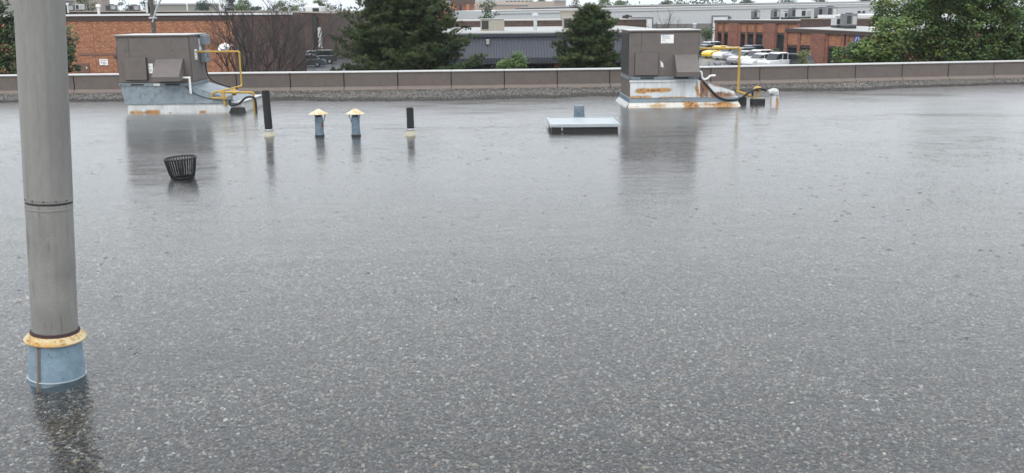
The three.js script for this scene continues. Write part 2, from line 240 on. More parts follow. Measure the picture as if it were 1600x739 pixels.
function slopeHood(x0, x1, y0, y1, out) {                   // rain hood: shallow at the top, deep at the bottom
  const z0 = .005, zt = .05, zb = out, yl = y0 + .1;
  return quads([[[x0, yl, zb], [x1, yl, zb], [x1, y1, zt], [x0, y1, zt]], [[x0, y0, zb - .01], [x1, y0, zb - .01], [x1, yl, zb], [x0, yl, zb]], [[x0, y1, z0], [x0, y1, zt], [x1, y1, zt], [x1, y1, z0]], [[x0, y0, z0], [x1, y0, z0], [x1, y0, zb - .01], [x0, y0, zb - .01]],
    [[x0, y0, z0], [x0, y0, zb - .01], [x0, yl, zb], [x0, y1, z0]], [[x0, yl, zb], [x0, y1, zt], [x0, y1, z0], [x0, yl, zb - .001]], [[x1, y0, zb - .01], [x1, y0, z0], [x1, y1, z0], [x1, yl, zb]], [[x1, y1, zt], [x1, yl, zb], [x1, yl, zb - .001], [x1, y1, z0]]]);
}
function sticker(x0, x1, y0, y1, seed, parent, name = 'label_sticker', z = .004, side = false, head = [.5, .5, .52]) {
  const r = rng(seed), rows = Array.from({ length: 14 }, () => [r() < .7, .2 + .7 * r()]);
  const t = tex(64, 96, (u, v) => { const k = Math.floor((1 - v) * 14), [on, len] = rows[Math.min(13, k)], f = (1 - v) * 14 - k; return u > .1 && u < .1 + .8 * len && on && f > .3 && f < .75 ? (k < 3 ? head : [.45, .45, .47]) : [.9, .9, .89]; });
  const g = new THREE.BoxGeometry(x1 - x0, y1 - y0, .004); if (side) g.rotateY(Math.PI / 2).translate(z, (y0 + y1) / 2, (x0 + x1) / 2); else g.translate((x0 + x1) / 2, (y0 + y1) / 2, z);
  return part(name, g, new THREE.MeshStandardMaterial({ map: t, roughness: .4 }), parent);
}
function unit(o, c) {                                      // c: x0, x1 (cabinet), yb (cabinet bottom), yt, depth, panel, hood
  const { x0, x1, yb, yt, d } = c;
  const cab = part('cabinet', [rbox(x0, x1, yb, yt, -d, 0, .012)], mat.taupe, o);
  part('roof_cap', rbox(x0 - .025, x1 + .025, yt + .002, yt + .045, -d - .025, .03, .012), mat.taupe, o);
  part('drip_edge', rbox(x0 - .028, x1 + .028, yt + .034, yt + .05, -d - .03, .035, .006), mat.coping, o);
  const [pa, pb, pc, pd] = c.panel; part('panel_edge_shadow', box(pa - .012, pb + .012, pc - .014, pd + .01, .0005, .004), mat.taupeDark, o); part('access_panel', rbox(pa, pb, pc, pd, .012, .075, .01), mat.taupe, o);  // added dark frame behind the panel paints in its edge shadow
  const [ha, hb, hc, hd] = c.hood; part('intake_hood', slopeHood(ha, hb, hc, hd, .42), mat.taupe, o);
  const sc = []; for (const [x, y] of [[x0 + .05, yt - .06], [x1 - .4, yt - .12], [x1 - .38, yt - .3], [(pb + ha) / 2, pd - .06], [(pb + ha) / 2, pc + .03], [x1 - .06, yb + .08], [x0 + .2, yt - .3]]) sc.push(new THREE.CylinderGeometry(.011, .011, .012, 8).rotateX(Math.PI / 2).translate(x, y, .005)); part('screws', sc, mat.dark, o).userData.kind = 'stuff';
  for (const x of [x0 + .0, x1 - .29]) part('corner_seam', box(x + .285, x + .291, yb + .02, yt - .01, .0005, .006), mat.taupeDark, o).visible = true;
  part('side_panel', rbox(x1 - .004, x1 + .012, yb + .03, yt - .03, -d + .06, -.06, .004), mat.taupe, o);
  const coil = []; for (let k = 0; k < 26; k++) coil.push(box(x0 - .012, x0 - .002, yb + .06 + (yt - yb - .12) * k / 25, yb + .078 + (yt - yb - .12) * k / 25, -d + .05, -.05)); part('condenser_grille', coil, mat.dark, o);
  part('coil_face', box(x0 - .005, x0 + .002, yb + .04, yt - .03, -d + .03, -.03), mat.blackMatte, o);
  // steel base rail with fork slots
  const rail = part('base_rail', rbox(x0 - .01, x1 + .01, yb - .075, yb - .003, -d - .01, .022, .006), mat.galv, o);
  for (const [a, b] of c.slots) part('fork_slot', rbox(a, b, yb - .058, yb - .02, .0, .0245, .004), mat.black, rail);
  for (const x of [x0 + .03, x1 - .03]) part('lifting_hole', new THREE.CylinderGeometry(.016, .016, .006, 12).rotateX(Math.PI / 2).translate(x, yb - .04, .0225), mat.black, rail);
}
// --- unit at the left
{
  const p = onY(200, 176, 0), o = thing('rooftop_unit', 'taupe rooftop unit on a white curb behind the slatted black basket', 'rooftop unit', [p.x, 0, p.z], 0, 'rooftop heating and cooling units');
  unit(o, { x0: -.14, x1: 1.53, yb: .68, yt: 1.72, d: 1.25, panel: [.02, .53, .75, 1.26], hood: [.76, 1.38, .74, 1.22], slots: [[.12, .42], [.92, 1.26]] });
  const lower = rustTex(2.7, .3, 5, [.83, .84, .84], [[.03, .1, .03, .22, 1], [.2, .14, .13, .3, 1], [.13, .08, .05, .2, 1], [.37, .12, .02, .16, 1], [.66, .12, .03, .18, 1], [.8, .04, .1, .08, .6]]);
  const cm = new THREE.MeshStandardMaterial({ map: lower, roughness: .5 });
  part('curb', new THREE.BoxGeometry(2.62, .26, 2.1).translate(1.31, .085, -1.02), [mat.white, mat.white, mat.white, mat.white, cm, mat.white], o);
  part('curb_lip', rbox(-.03, 2.66, .19, .213, -2.1, .06, .006), mat.galv, o);
  part('curb_adapter', quads([[[-.05, .213, .045], [1.62, .213, .045], [1.52, .605, .0], [-.12, .605, .0]], [[1.62, .213, .045], [2.45, .213, .03], [2.2, .34, -.1], [1.52, .605, .0]], [[1.52, .605, 0], [2.2, .34, -.1], [2.2, .34, -1.2], [1.52, .605, -1.25]], [[2.45, .213, .03], [2.45, .213, -1.9], [2.2, .34, -1.2], [2.2, .34, -.1]], [[-.05, .213, -1.9], [-.05, .213, .045], [-.12, .605, 0], [-.12, .605, -1.25]], [[2.45, .213, -1.9], [-.05, .213, -1.9], [-.12, .605, -1.25], [1.52, .605, -1.25]], [[2.2, .34, -1.2], [2.45, .213, -1.9], [1.52, .605, -1.25], [1.52, .605, -1.25]]]), mat.galv, o);
  sticker(.565, .665, .9, 1.12, 3, o); sticker(.65, .79, .615, .665, 9, o, 'label_sticker', .0235);
  sticker(-.5, -.32, 1.18, 1.42, 4, o, 'label_sticker', 1.545, true); sticker(-.86, -.68, 1.38, 1.66, 6, o, 'label_sticker', 1.545, true);
  const dis = part('disconnect_box', rbox(1.55, 1.68, 1.1, 1.38, -1.02, -.7, .01), mat.galv, o); part('switch_handle', rbox(1.681, 1.71, 1.2, 1.3, -.9, -.84, .006), mat.galv, dis);
  part('rear_flue_box', rbox(1.55, 1.66, 1.5, 1.735, -1.2, -.75, .01), mat.galv, o);
  part('drain_pipe', tube([[1.3, .80, .0], [1.3, .80, .13], [1.49, .80, .14], [1.52, .79, .14], [1.53, .76, .14], [1.53, .44, .14]], .026, 60, 10, false), mat.pvc, o);
  part('drain_elbow', new THREE.SphereGeometry(.032, 12, 10).translate(1.525, .795, .14), mat.pvc, o);
  part('power_cable', tube([[1.62, 1.1, -.85], [1.64, .9, -.8], [1.8, .7, -.6], [2.2, .56, -.4], [2.5, .52, -.3]], .018), mat.blackMatte, o);
  part('control_cable', tube([[1.4, .6, .06], [1.6, .43, .08], [2.0, .3, .09], [2.5, .27, .1]], .011), mat.blackMatte, o);
  // yellow gas line
  const g = thing('gas_pipe', 'yellow gas pipe looping from the unit near the slatted basket', 'gas pipe', [p.x, 0, p.z], 0, 'yellow gas pipes');
  const run = [[1.55, 1.36, -.45], [2.52, 1.36, -.45], [2.55, 1.33, -.45], [2.55, .6, -.45], [2.55, .56, -.42]];
  part('riser', tube(run, .021, 120, 10, false), mat.yellow, g);
  for (const q of [run[1], run[2], [1.62, 1.36, -.45]]) part('elbow', new THREE.SphereGeometry(.03, 14, 10).translate(...q), mat.yellow, g);
  part('manifold', tube([[2.55, .56, -.42], [2.3, .5, -.2], [2.02, .45, .02], [1.98, .42, .06], [1.98, .34, .06], [2.02, .32, .06], [2.36, .34, .06]], .022, 90, 10, false), mat.yellow, g);
  part('header', tube([[2.15, .45, .0], [2.88, .44, -.02], [2.93, .42, -.02], [2.93, .3, -.02], [2.93, -.06, -.02]], .026, 80, 10, false), mat.yellow, g);
  part('drip_leg', rod([2.26, .47, .06], [2.28, .14, .08], .03), mat.yellow, g);
  const reg = part('regulator', lathe([[0, -.06], [.05, -.06], [.06, -.02], [.1, 0], [.1, .02], [.05, .04], [.03, .09], [0, .09]], 20).translate(2.5, .44, .03), mat.yellow, g); part('vent_cap', new THREE.CylinderGeometry(.03, .03, .05, 12).translate(2.42, .36, .1), mat.greyUnit, reg);
  part('valve', rbox(2.36, 2.46, .28, .38, .03, .13, .015), mat.greyUnit, g);
  const hose = single('rubber_hose', tube([[2.42, .32, .1], [2.4, .2, .12], [2.46, .16, .13], [2.62, .2, .13], [2.78, .33, .1], [2.92, .34, .06], [2.98, .27, .04], [2.99, .0, .04], [2.99, -.06, .04]], .026).translate(p.x, 0, p.z), mat.black, 'black hose arching beside the gas pipe of the basket side unit', 'hose', 'black hoses at the units');
  const b = thing('pipe_support', 'black slanted rubber pipe block in the water beside the arching hose', 'pipe support', [p.x, 0, p.z], 0, 'black rubber pipe supports');
  const sh = new THREE.Shape([[-.2, -.07], [.2, -.07], [.15, .08], [-.1, .08]].map(([x, y]) => new THREE.Vector2(x, y)));
  part('block', new THREE.ExtrudeGeometry(sh, { depth: .16, bevelEnabled: true, bevelSize: .008, bevelThickness: .008, bevelSegments: 2 }).rotateY(-.5).translate(2.62, .03, .1), mat.blackMatte, b); part('strut', rod([2.57, .08, .14], [2.56, .43, .1], .008), mat.steel, b); part('strut', rod([2.72, .08, .16], [2.7, .42, .05], .008), mat.steel, b);
}
// --- unit at the right
{
  const p = onY(983, 166.5, 0), o = thing('rooftop_unit', 'taupe rooftop unit on rust streaked curb beside the white rusty pipe hood', 'rooftop unit', [p.x, 0, p.z], .03, 'rooftop heating and cooling units');
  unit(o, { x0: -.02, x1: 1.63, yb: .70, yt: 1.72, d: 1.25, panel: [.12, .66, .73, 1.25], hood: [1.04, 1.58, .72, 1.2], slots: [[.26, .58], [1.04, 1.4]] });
  const paint = [.80, .82, .83];
  const front = rustTex(1.62, .42, 15, paint, [[.32, .42, .3, .13, 1], [.16, .40, .14, .17, 1], [.1, .04, .3, .1, .8], [.97, .45, .06, .8, 1], [.55, .02, .4, .05, .7]]);
  const side = rustTex(1.0, .3, 19, paint, [[.1, .5, .24, 1, 1], [.6, .12, .5, .2, .9], [.45, .75, .25, .2, .7]], [.5, .33, .2], [.25, .14, .1]);
  const low = rustTex(2.6, .2, 25, [.55, .60, .64], [[.72, .1, .14, .3, 1], [.9, .3, .1, .3, .9], [.4, .6, .2, .1, .6], [.52, .2, .1, .2, .9]]);
  const cant = rustTex(2.6, .12, 29, [.84, .83, .80], [[.28, .5, .1, .4, .6], [.56, .4, .08, 1, 1.3], [.8, .5, .2, .6, 1], [.08, .2, .1, .2, .4]]);
  const T = (t, r = .45, m = 0) => new THREE.MeshStandardMaterial({ map: t, roughness: r, metalness: m, side: THREE.DoubleSide });
  const unitUV = (g) => { const uv = g.attributes.uv; let mx = 0, my = 0; for (let i = 0; i < uv.count; i++) { mx = Math.max(mx, uv.getX(i)); my = Math.max(my, uv.getY(i)); } for (let i = 0; i < uv.count; i++) uv.setXY(i, uv.getX(i) / mx, uv.getY(i) / my); return g; };
  part('adapter_front', unitUV(quads([[[.02, .2, .05], [1.68, .2, .05], [1.6, .622, .0], [0, .622, .0]]])), T(front), o);
  part('adapter_lip', rbox(-.01, 1.62, .565, .58, -.01, .03, .004), mat.white, o);
  part('adapter_side', unitUV(quads([[[1.68, .2, .05], [2.55, .2, .03], [2.5, .33, -.02], [1.6, .622, .0]]])), T(side), o);
  part('adapter_slope', quads([[[1.6, .622, 0], [2.5, .33, -.02], [2.5, .33, -1.5], [1.6, .622, -1.25]], [[2.55, .2, .03], [2.55, .2, -1.6], [2.5, .33, -1.5], [2.5, .33, -.02]]]), mat.white, o);
  part('adapter_left', quads([[[.02, .2, -1.6], [.02, .2, .05], [0, .622, 0], [0, .622, -1.25]], [[2.55, .2, -1.6], [.02, .2, -1.6], [0, .622, -1.25], [1.6, .622, -1.25]]]), mat.taupe, o);  // taupe here puts the shade of the left side into the colour
  part('curb', new THREE.BoxGeometry(2.6, .26, 1.66).translate(1.3, .07, -.8), [mat.galvBlue, mat.galvBlue, mat.white, mat.white, T(low), mat.galvBlue], o);
  part('flashing', unitUV(quads([[[-.06, -.03, .11], [2.66, -.03, .11], [2.6, .085, .036], [0, .085, .036]]])), T(cant), o);
  part('flashing_return', quads([[[-.1, -.03, -1.7], [-.1, -.03, .11], [-.004, .085, .036], [-.004, .085, -1.66]]]), mat.white, o);
  sticker(.72, 1.02, 1.46, 1.66, 33, o, 'label_sticker', .004, false, [.2, .35, .6]);
  part('torn_sticker', quads([[[.735, .92, .004], [.8, .9, .004], [.79, 1.0, .004], [.72, 1.07, .004]]]), mat.label, o);
  part('drain_trap', tube([[1.6, .78, -.1], [1.7, .79, -.1], [1.73, .74, -.1], [1.74, .66, -.1], [1.8, .61, -.1], [1.88, .64, -.1], [1.94, .69, -.1], [2.06, .70, -.1]], .026, 60, 10), mat.pvc, o);
  part('junction_box', rbox(1.62, 1.8, .6, .66, -.25, -.1, .01), mat.galv, o);
  part('side_rail_clip', rbox(1.64, 1.69, .63, .72, -.1, .0, .01), mat.dark, o);
  const g = thing('gas_pipe', 'yellow gas pipe running down to a regulator beside the white rusty pipe hood', 'gas pipe', [p.x, 0, p.z], .03, 'yellow gas pipes');
  const run = [[1.62, 1.32, -.3], [2.64, 1.32, -.3], [2.67, 1.29, -.3], [2.67, .3, -.3]];
  part('riser', tube(run, .027, 120, 10, false), mat.yellow, g); for (const q of [run[1], run[2], run[3]]) part('elbow', new THREE.SphereGeometry(.037, 14, 10).translate(...q), mat.yellow, g);
  part('header', tube([[2.67, .3, -.3], [2.95, .2, -.25], [3.05, .17, -.2]], .03, 30, 10), mat.yellow, g);
  part('drop_pipe', rod([3.1, -.06, -.2], [3.12, .34, -.2], .03), mat.yellow, g); part('regulator', lathe([[0, -.05], [.06, -.05], [.11, -.01], [.11, .02], [.06, .06], [0, .07]], 20).translate(3.12, .36, -.2), mat.yellow, g);
  part('valve_handle', rbox(2.98, 3.02, .2, .29, -.22, -.18, .008), mat.blackMatte, g);
  single('rubber_hose', tube([[1.66, .64, -.05], [1.8, .52, 0], [2.0, .3, .06], [2.2, .16, .08], [2.45, .13, .05], [2.65, .16, 0], [2.85, .28, -.05], [3.05, .36, -.1], [3.2, .37, -.12], [3.3, .33, -.12]], .027, 70).rotateY(.03).translate(p.x, 0, p.z), mat.black, 'black hose sagging from the rust streaked unit to the white pipe hood', 'hose', 'black hoses at the units');
  for (const [x, z, y, l] of [[2.68, -.2, .09, 'black rubber pipe block under the foot of the straight yellow riser'], [3.13, -.2, .04, 'black rubber pipe block under the small yellow regulator']]) { const b = thing('pipe_support', l, 'pipe support', [p.x, 0, p.z], .03, 'black rubber pipe supports'); part('block', rbox(x - .16, x + .16, y - .12, y + .09, z - .1, z + .1, .015), mat.blackMatte, b); part('strut', rbox(x - .13, x + .13, y + .091, y + .11, z - .03, z + .03, .004), mat.steel, b); }
  const hood = thing('pipe_hood', 'white rust stained gooseneck pipe hood standing in the water', 'pipe hood', onY(1211, 164, 0).toArray());
  const hm = T(rustTex(.5, .4, 35, [.82, .82, .83], [[.3, .2, .12, .5, 1], [.72, .15, .1, .4, 1], [.05, .2, .08, .4, .9]]));
  part('stack', lathe([[.105, -.08], [.1, .1], [.085, .26], [.085, .3]], 24), hm, hood); part('elbow', new THREE.SphereGeometry(.1, 20, 14).scale(1.15, .85, 1).translate(-.03, .31, 0), mat.white, hood); part('snout', rod([-.03, .33, 0], [-.17, .3, .02], .075, .06, 18), mat.white, hood); part('collar', new THREE.TorusGeometry(.09, .012, 8, 24).rotateX(Math.PI / 2).translate(0, .24, 0), mat.galv, hood);
}
// ---------------------------------------------------------------- vents, pipes, hatch, basket
const capTex = (seed) => tex(256, 64, (u, v) => { const n = fbm(u * 8, v * 3, 8, 4, seed), g = fbm(u * 32, v * 14, 32, 3, seed + 3); return mix3([.86, .84, .80], [.76, .65, .47], smooth(.42, .66, n * .7 + g * .3 + (.5 - v) * .12)); });
function ventCap(px, py, turn, label, seed, patch) {
  const p = onY(px, py, 0), o = thing('mushroom_vent', label, 'vent', [p.x, 0, p.z], turn, 'mushroom vents in a row');
  const cm = new THREE.MeshStandardMaterial({ map: capTex(seed), roughness: .55, side: THREE.DoubleSide });
  part('pipe', lathe([[.088, -.09], [.082, .05], [.076, .2], [.078, .3], [.07, .36]], 28), mat.galvBlue, o); part('collar', new THREE.TorusGeometry(.08, .006, 8, 28).rotateX(Math.PI / 2).translate(0, .16, 0), mat.galv, o);
  part('tar_ring', lathe([[.098, -.08], [.094, -.01], [.09, .025], [.084, .028]], 28), mat.blackMatte, o);
  part('inner_pipe', lathe([[.06, .34], [.06, .41]], 20), mat.dark, o);
  part('cone_cap', lathe([[.0, .505], [.02, .5], [.1, .455], [.172, .418], [.176, .41], [.168, .408], [.09, .425], [0, .43]], 40), cm, o);
  part('seam', rod([0, .507, .0], [.0, .424, .17], .005), mat.white, o);
  for (const a of [.15, 2.25, 4.3]) part('strut', rod([Math.cos(a) * .077, .25, Math.sin(a) * .077], [Math.cos(a) * .13, .425, Math.sin(a) * .13], .009), mat.galv, o);
  if (patch) part('rust_patch', new THREE.CylinderGeometry(.0815, .084, .12, 12, 1, true, .5, .9).translate(0, .2, 0), M(.16, .045, .03, .8), o);
}
ventCap(499, 212.5, .3, 'mushroom vent with a rust patch on its pipe and a yellowed cone cap', 51, true);
ventCap(556, 212, 1.6, 'mushroom vent with an unpatched blue grey pipe and yellowed cone cap', 57, false);
function blackPipe(px, py, h, r, label, lean) {
  const p = onY(px, py, 0), o = thing('vent_pipe', label, 'vent pipe', [p.x, 0, p.z], 0, 'plain black vent pipes'); o.rotation.z = lean;
  part('pipe', lathe([[r, .05], [r, h - .006], [r - .004, h], [r - .012, h], [r - .012, h - .15]], 28), mat.black, o); part('clamp', lathe([[r + .002, .075], [r + .014, .08], [r + .014, .11], [r + .002, .115]], 28), mat.steel, o);
  part('boot', lathe([[.14, -.02], [.132, .012], [.105, .03], [.098, .055], [r + .012, .072], [r, .08]], 32), mat.cream, o); part('boot_skirt', lathe([[r + .012, -.08], [r + .02, 0], [.13, .005]], 28), mat.cream, o);
}
blackPipe(420, 211, .835, .073, 'tall plain black vent pipe with a cream boot', .02);
blackPipe(641.5, 210, .5, .068, 'short plain black vent pipe with a cream boot', 0);
{ // low hatch with pale lid
  const a = onY(861, 206, 0), b = onY(968, 205, 0), w = b.x - a.x, o = thing('roof_hatch', 'low pale grey lidded roof hatch with a dark base in the water', 'roof hatch', [a.x, 0, a.z], .02);
  part('base', box(.02, w - .02, -.07, .085, -1.12, -.02), mat.blackMatte, o);
  part('lid', rbox(-.02, w + .02, .082, .135, -1.16, .02, .006), M(.46, .51, .53, .3, 0, { map: mottled }), o);
  for (const [x0, x1, z0, z1] of [[.0, w, -.03, .0], [.0, w, -1.14, -1.11], [.0, .03, -1.11, -.03], [w - .03, w, -1.11, -.03]]) part('lid_rim', rbox(x0, x1, .1355, .145, z0, z1, .003), M(.4, .45, .47, .3, .1), o);
  part('hinge', rbox(.02, .12, .095, .12, .0205, .03, .003), mat.steel, o); part('latch', rbox(.2, .225, .02, .08, -.019, -.002, .003), mat.steel, o);
  const v = onY(905, 188, 0), s = thing('vent_stub', 'tapered blue grey metal vent stub behind the roof hatch', 'vent', [v.x, 0, v.z]);
  part('stub', lathe([[.13, -.08], [.125, 0], [.105, .24]], 28), mat.galvBlue, s); part('rim', lathe([[.105, .235], [.108, .24], [.108, .31], [.1, .315], [.0, .317]], 28), mat.galv, s); part('seam', rod([.03, .02, .122], [.025, .23, .102], .01), mat.galv, s);
}
{ // slatted black basket
  const p = onY(285, 278, 0), o = thing('slatted_basket', 'black slatted plastic basket standing in the water', 'basket', [p.x, 0, p.z], .3); o.rotation.z = .06;
  const rb = .15, rt = .215, h = .285, N = 34, sl = new THREE.CylinderGeometry(1, 1, 1, 6);
  for (let k = 0; k < N; k++) { const a = k / N * 6.2832, pts = []; for (let i = 0; i <= 6; i++) { const t = i / 6, r = rb + (rt - rb) * Math.pow(t, .75); pts.push([Math.cos(a) * r, h * t, Math.sin(a) * r]); } if (k === 0) o.userData.slat = tube(pts, .0085, 8, 6); const m = part('slat', o.userData.slat, mat.black, o); m.rotation.y = -a; }
  delete o.userData.slat;
  const cl = o.userData; part('rim', new THREE.TorusGeometry(rt, .011, 10, 56).rotateX(Math.PI / 2).translate(0, h, 0), mat.black, o); part('lower_ring', new THREE.TorusGeometry(rb, .013, 10, 48).rotateX(Math.PI / 2).translate(0, .012, 0), mat.black, o); part('foot', lathe([[rb - .02, -.07], [rb - .005, .0], [rb - .03, .004]], 40), mat.black, o);
}
{ // tall flue near the camera
  const p = onY(88, 585, 0), top = atD(60, 0, -p.z), o = thing('flue_pipe', 'tall grey metal flue with rusty storm collar and blue base', 'flue pipe', [p.x, 0, p.z]);
  o.rotation.z = -Math.atan2(top.x - p.x, top.y);
  const seam = onY(73, 312, 0); const hs = (() => { const q = atD(73, 312, -p.z); return q.y; })(), hc = atD(83, 520, -p.z).y;
  part('lower_tube', lathe([[.137, .12], [.137, hs - .012]], 64), mat.pole, o);
  part('seam_gap', lathe([[.134, hs - .013], [.134, hs + .003]], 64), mat.dark, o);
  part('upper_tube', lathe([[.1395, hs + .002], [.1395, hs + .03], [.1395, 4.6]], 64), mat.pole, o);
  part('coupling_ring', lathe([[.138, hs - .05], [.1392, hs - .046], [.1392, hs - .04], [.138, hs - .036]], 64), mat.pole, o);
  for (const a of [.35, .85, 1.35, 1.85, 2.35]) part('screw', new THREE.SphereGeometry(.005, 8, 6).translate(Math.cos(a) * .1395, hs + .016, Math.sin(a) * .1395), mat.dark, o);
  const ct = tex(512, 64, (u, v) => { const n = fbm(u * 12, v * 4, 12, 4, 71), g = fbm(u * 60, v * 10, 60, 3, 74); return mix3([.74, .68, .54], mix3([.70, .55, .31], [.56, .39, .2], smooth(.55, .75, g)), smooth(.36, .62, .6 * n + .4 * g + .1 * (v < .5 ? 1 - v : 0))); });
  part('storm_collar', lathe([[.183, hc - .036], [.187, hc - .031], [.185, hc - .025], [.16, hc + .002], [.143, hc + .016]], 64), new THREE.MeshStandardMaterial({ map: ct, roughness: .6, side: THREE.DoubleSide }), o);
  part('sealant_ring', lathe([[.147, hc + .008], [.15, hc + .017], [.144, hc + .028], [.139, hc + .032]], 48), M(.055, .028, .03, .8, 0, { bumpMap: rough255((u, v) => fbm(u * 40, v * 10, 40, 3, 81), 1), bumpScale: .01 }), o);
  const bt = tex(512, 256, (u, v) => { const n = fbm(u * 20, v * 10, 20, 5, 83), g = fbm(u * 80, v * 40, 80, 2, 86), line = .3 + .16 * smooth(.5, .9, Math.sin(u * 6.283 + .2) * .5 + .5) + .05 * (fbm(u * 14, .5, 14, 3, 88) - .5), w = v < line ? 1 : 0, s = hash(Math.floor(u * 190), Math.floor(v * 90), 7) > .992 ? .55 : 1; return mix3([.47, .555, .61], [.26, .32, .35], w).map((c) => c * s * (.96 + .22 * (n - .5) + .1 * (g - .5))); });
  part('base_cone', lathe([[.178, -.07], [.17, .0], [.156, hc - .04]], 64), new THREE.MeshStandardMaterial({ map: bt, roughness: .6, side: THREE.DoubleSide }), o);
  part('base_seam', rod([-.045, -.05, .169], [-.042, hc - .05, .151], .009, .009, 8), M(.30, .2, .13, .7, 0, { map: mottled }), o); part('base_seam', rod([-.03, -.05, .1715], [-.027, hc - .05, .1545], .004, .004, 8), mat.galvBlue, o);
  part('bead', new THREE.TorusGeometry(.1715, .005, 8, 64).rotateX(Math.PI / 2).translate(0, .004, 0), M(.34, .38, .4, .5), o);
}

// ---------------------------------------------------------------- street level
const asphaltTex = tex(512, 512, (u, v) => { const n = fbm(u * 6, v * 6, 6, 5, 301), g = fbm(u * 120, v * 120, 120, 2, 305), q = .62 + .28 * (n - .5) + .2 * (g - .5); return [q, q, q * 1.01]; }, { size: 14 });
struct('ground', uvBox(new THREE.PlaneGeometry(4000, 2400).rotateX(-Math.PI / 2).translate(0, GY, -700)), M(.09, .1, .06, .9, 0, { map: asphaltTex }));
{
  const lot = (name, pts) => { const s = new THREE.Shape(pts.map(([x, z]) => new THREE.Vector2(x, -z))); return struct(name, uvBox(new THREE.ShapeGeometry(s).rotateX(-Math.PI / 2).translate(0, GY + .006, 0)), M(.2, .205, .21, .3, 0, { map: asphaltTex })); };
  lot('parking_lot', [[-60, -40], [70, -40], [90, -240], [-70, -240]]);
}
// ---------------------------------------------------------------- buildings
function polyWall(pts, depth, z = 0) {                      // outline in (u, h), carried back by depth
  return uvBox(new THREE.ExtrudeGeometry(new THREE.Shape(pts.map(([x, y]) => new THREE.Vector2(x, y))), { depth, bevelEnabled: false }).translate(0, 0, z - depth));
}
function building(name, label, f, group) { return thing(name, label, 'building', [f.A.x, GY, f.A.z], f.turn, group); }
function windowPart(o, x0, x1, y0, y1, z, frameMat = mat.dark, mull = 1) {
  const w = part('window', box(x0, x1, y0, y1, z - .12, z - .1), mat.glassDark, o), fr = [], t = .06;
  fr.push(box(x0 - t, x0, y0 - t, y1 + t, z - .12, z + .02), box(x1, x1 + t, y0 - t, y1 + t, z - .12, z + .02), box(x0, x1, y1, y1 + t, z - .12, z + .02), box(x0, x1, y0 - t, y0, z - .12, z + .03));
  for (let k = 1; k < mull; k++) { const x = x0 + (x1 - x0) * k / mull; fr.push(box(x - .03, x + .03, y0, y1, z - .098, z)); }
  part('frame', fr, frameMat, w); return w;
}
function roofUnit(px, py, D, w, h, d, label, m = mat.greyUnit, turn = .2) {
  const p = atD(px, py, D), o = thing('far_rooftop_unit', label, 'rooftop unit', [p.x, p.y, p.z], turn, 'small units on the far roofs');
  part('cabinet', rbox(-w / 2, w / 2, .08, h, -d / 2, d / 2, .03), m, o); part('base_frame', box(-w / 2 + .05, w / 2 - .05, -.25, .08, -d / 2 + .05, d / 2 - .05), mat.dark, o);
  part('grille', box(-w / 2 + .1 * w, -w / 2 + .45 * w, .2 * h, .85 * h, d / 2 + .002, d / 2 + .03), mat.dark, o); part('fan_ring', new THREE.CylinderGeometry(w * .28, w * .28, .1, 16).translate(0, h + .05, 0), mat.dark, o);
  part('side_panel', box(w / 2 - .42 * w, w / 2 - .08 * w, .15 * h, .8 * h, d / 2 + .002, d / 2 + .02), mat.coping, o);
  return o;
}
function roofPipe(px, py, D, h, r, label, m = mat.white) { const p = atD(px, py, D), o = thing('far_vent_pipe', label, 'vent pipe', [p.x, p.y, p.z], 0, 'vent pipes on the far roofs'); part('stack', rod([0, -.3, 0], [0, h, 0], r, r, 14), m, o); part('cap', lathe([[r * 1.6, h + .02], [r * 1.7, h + .25], [0, h + .3]], 16), m, o); return o; }

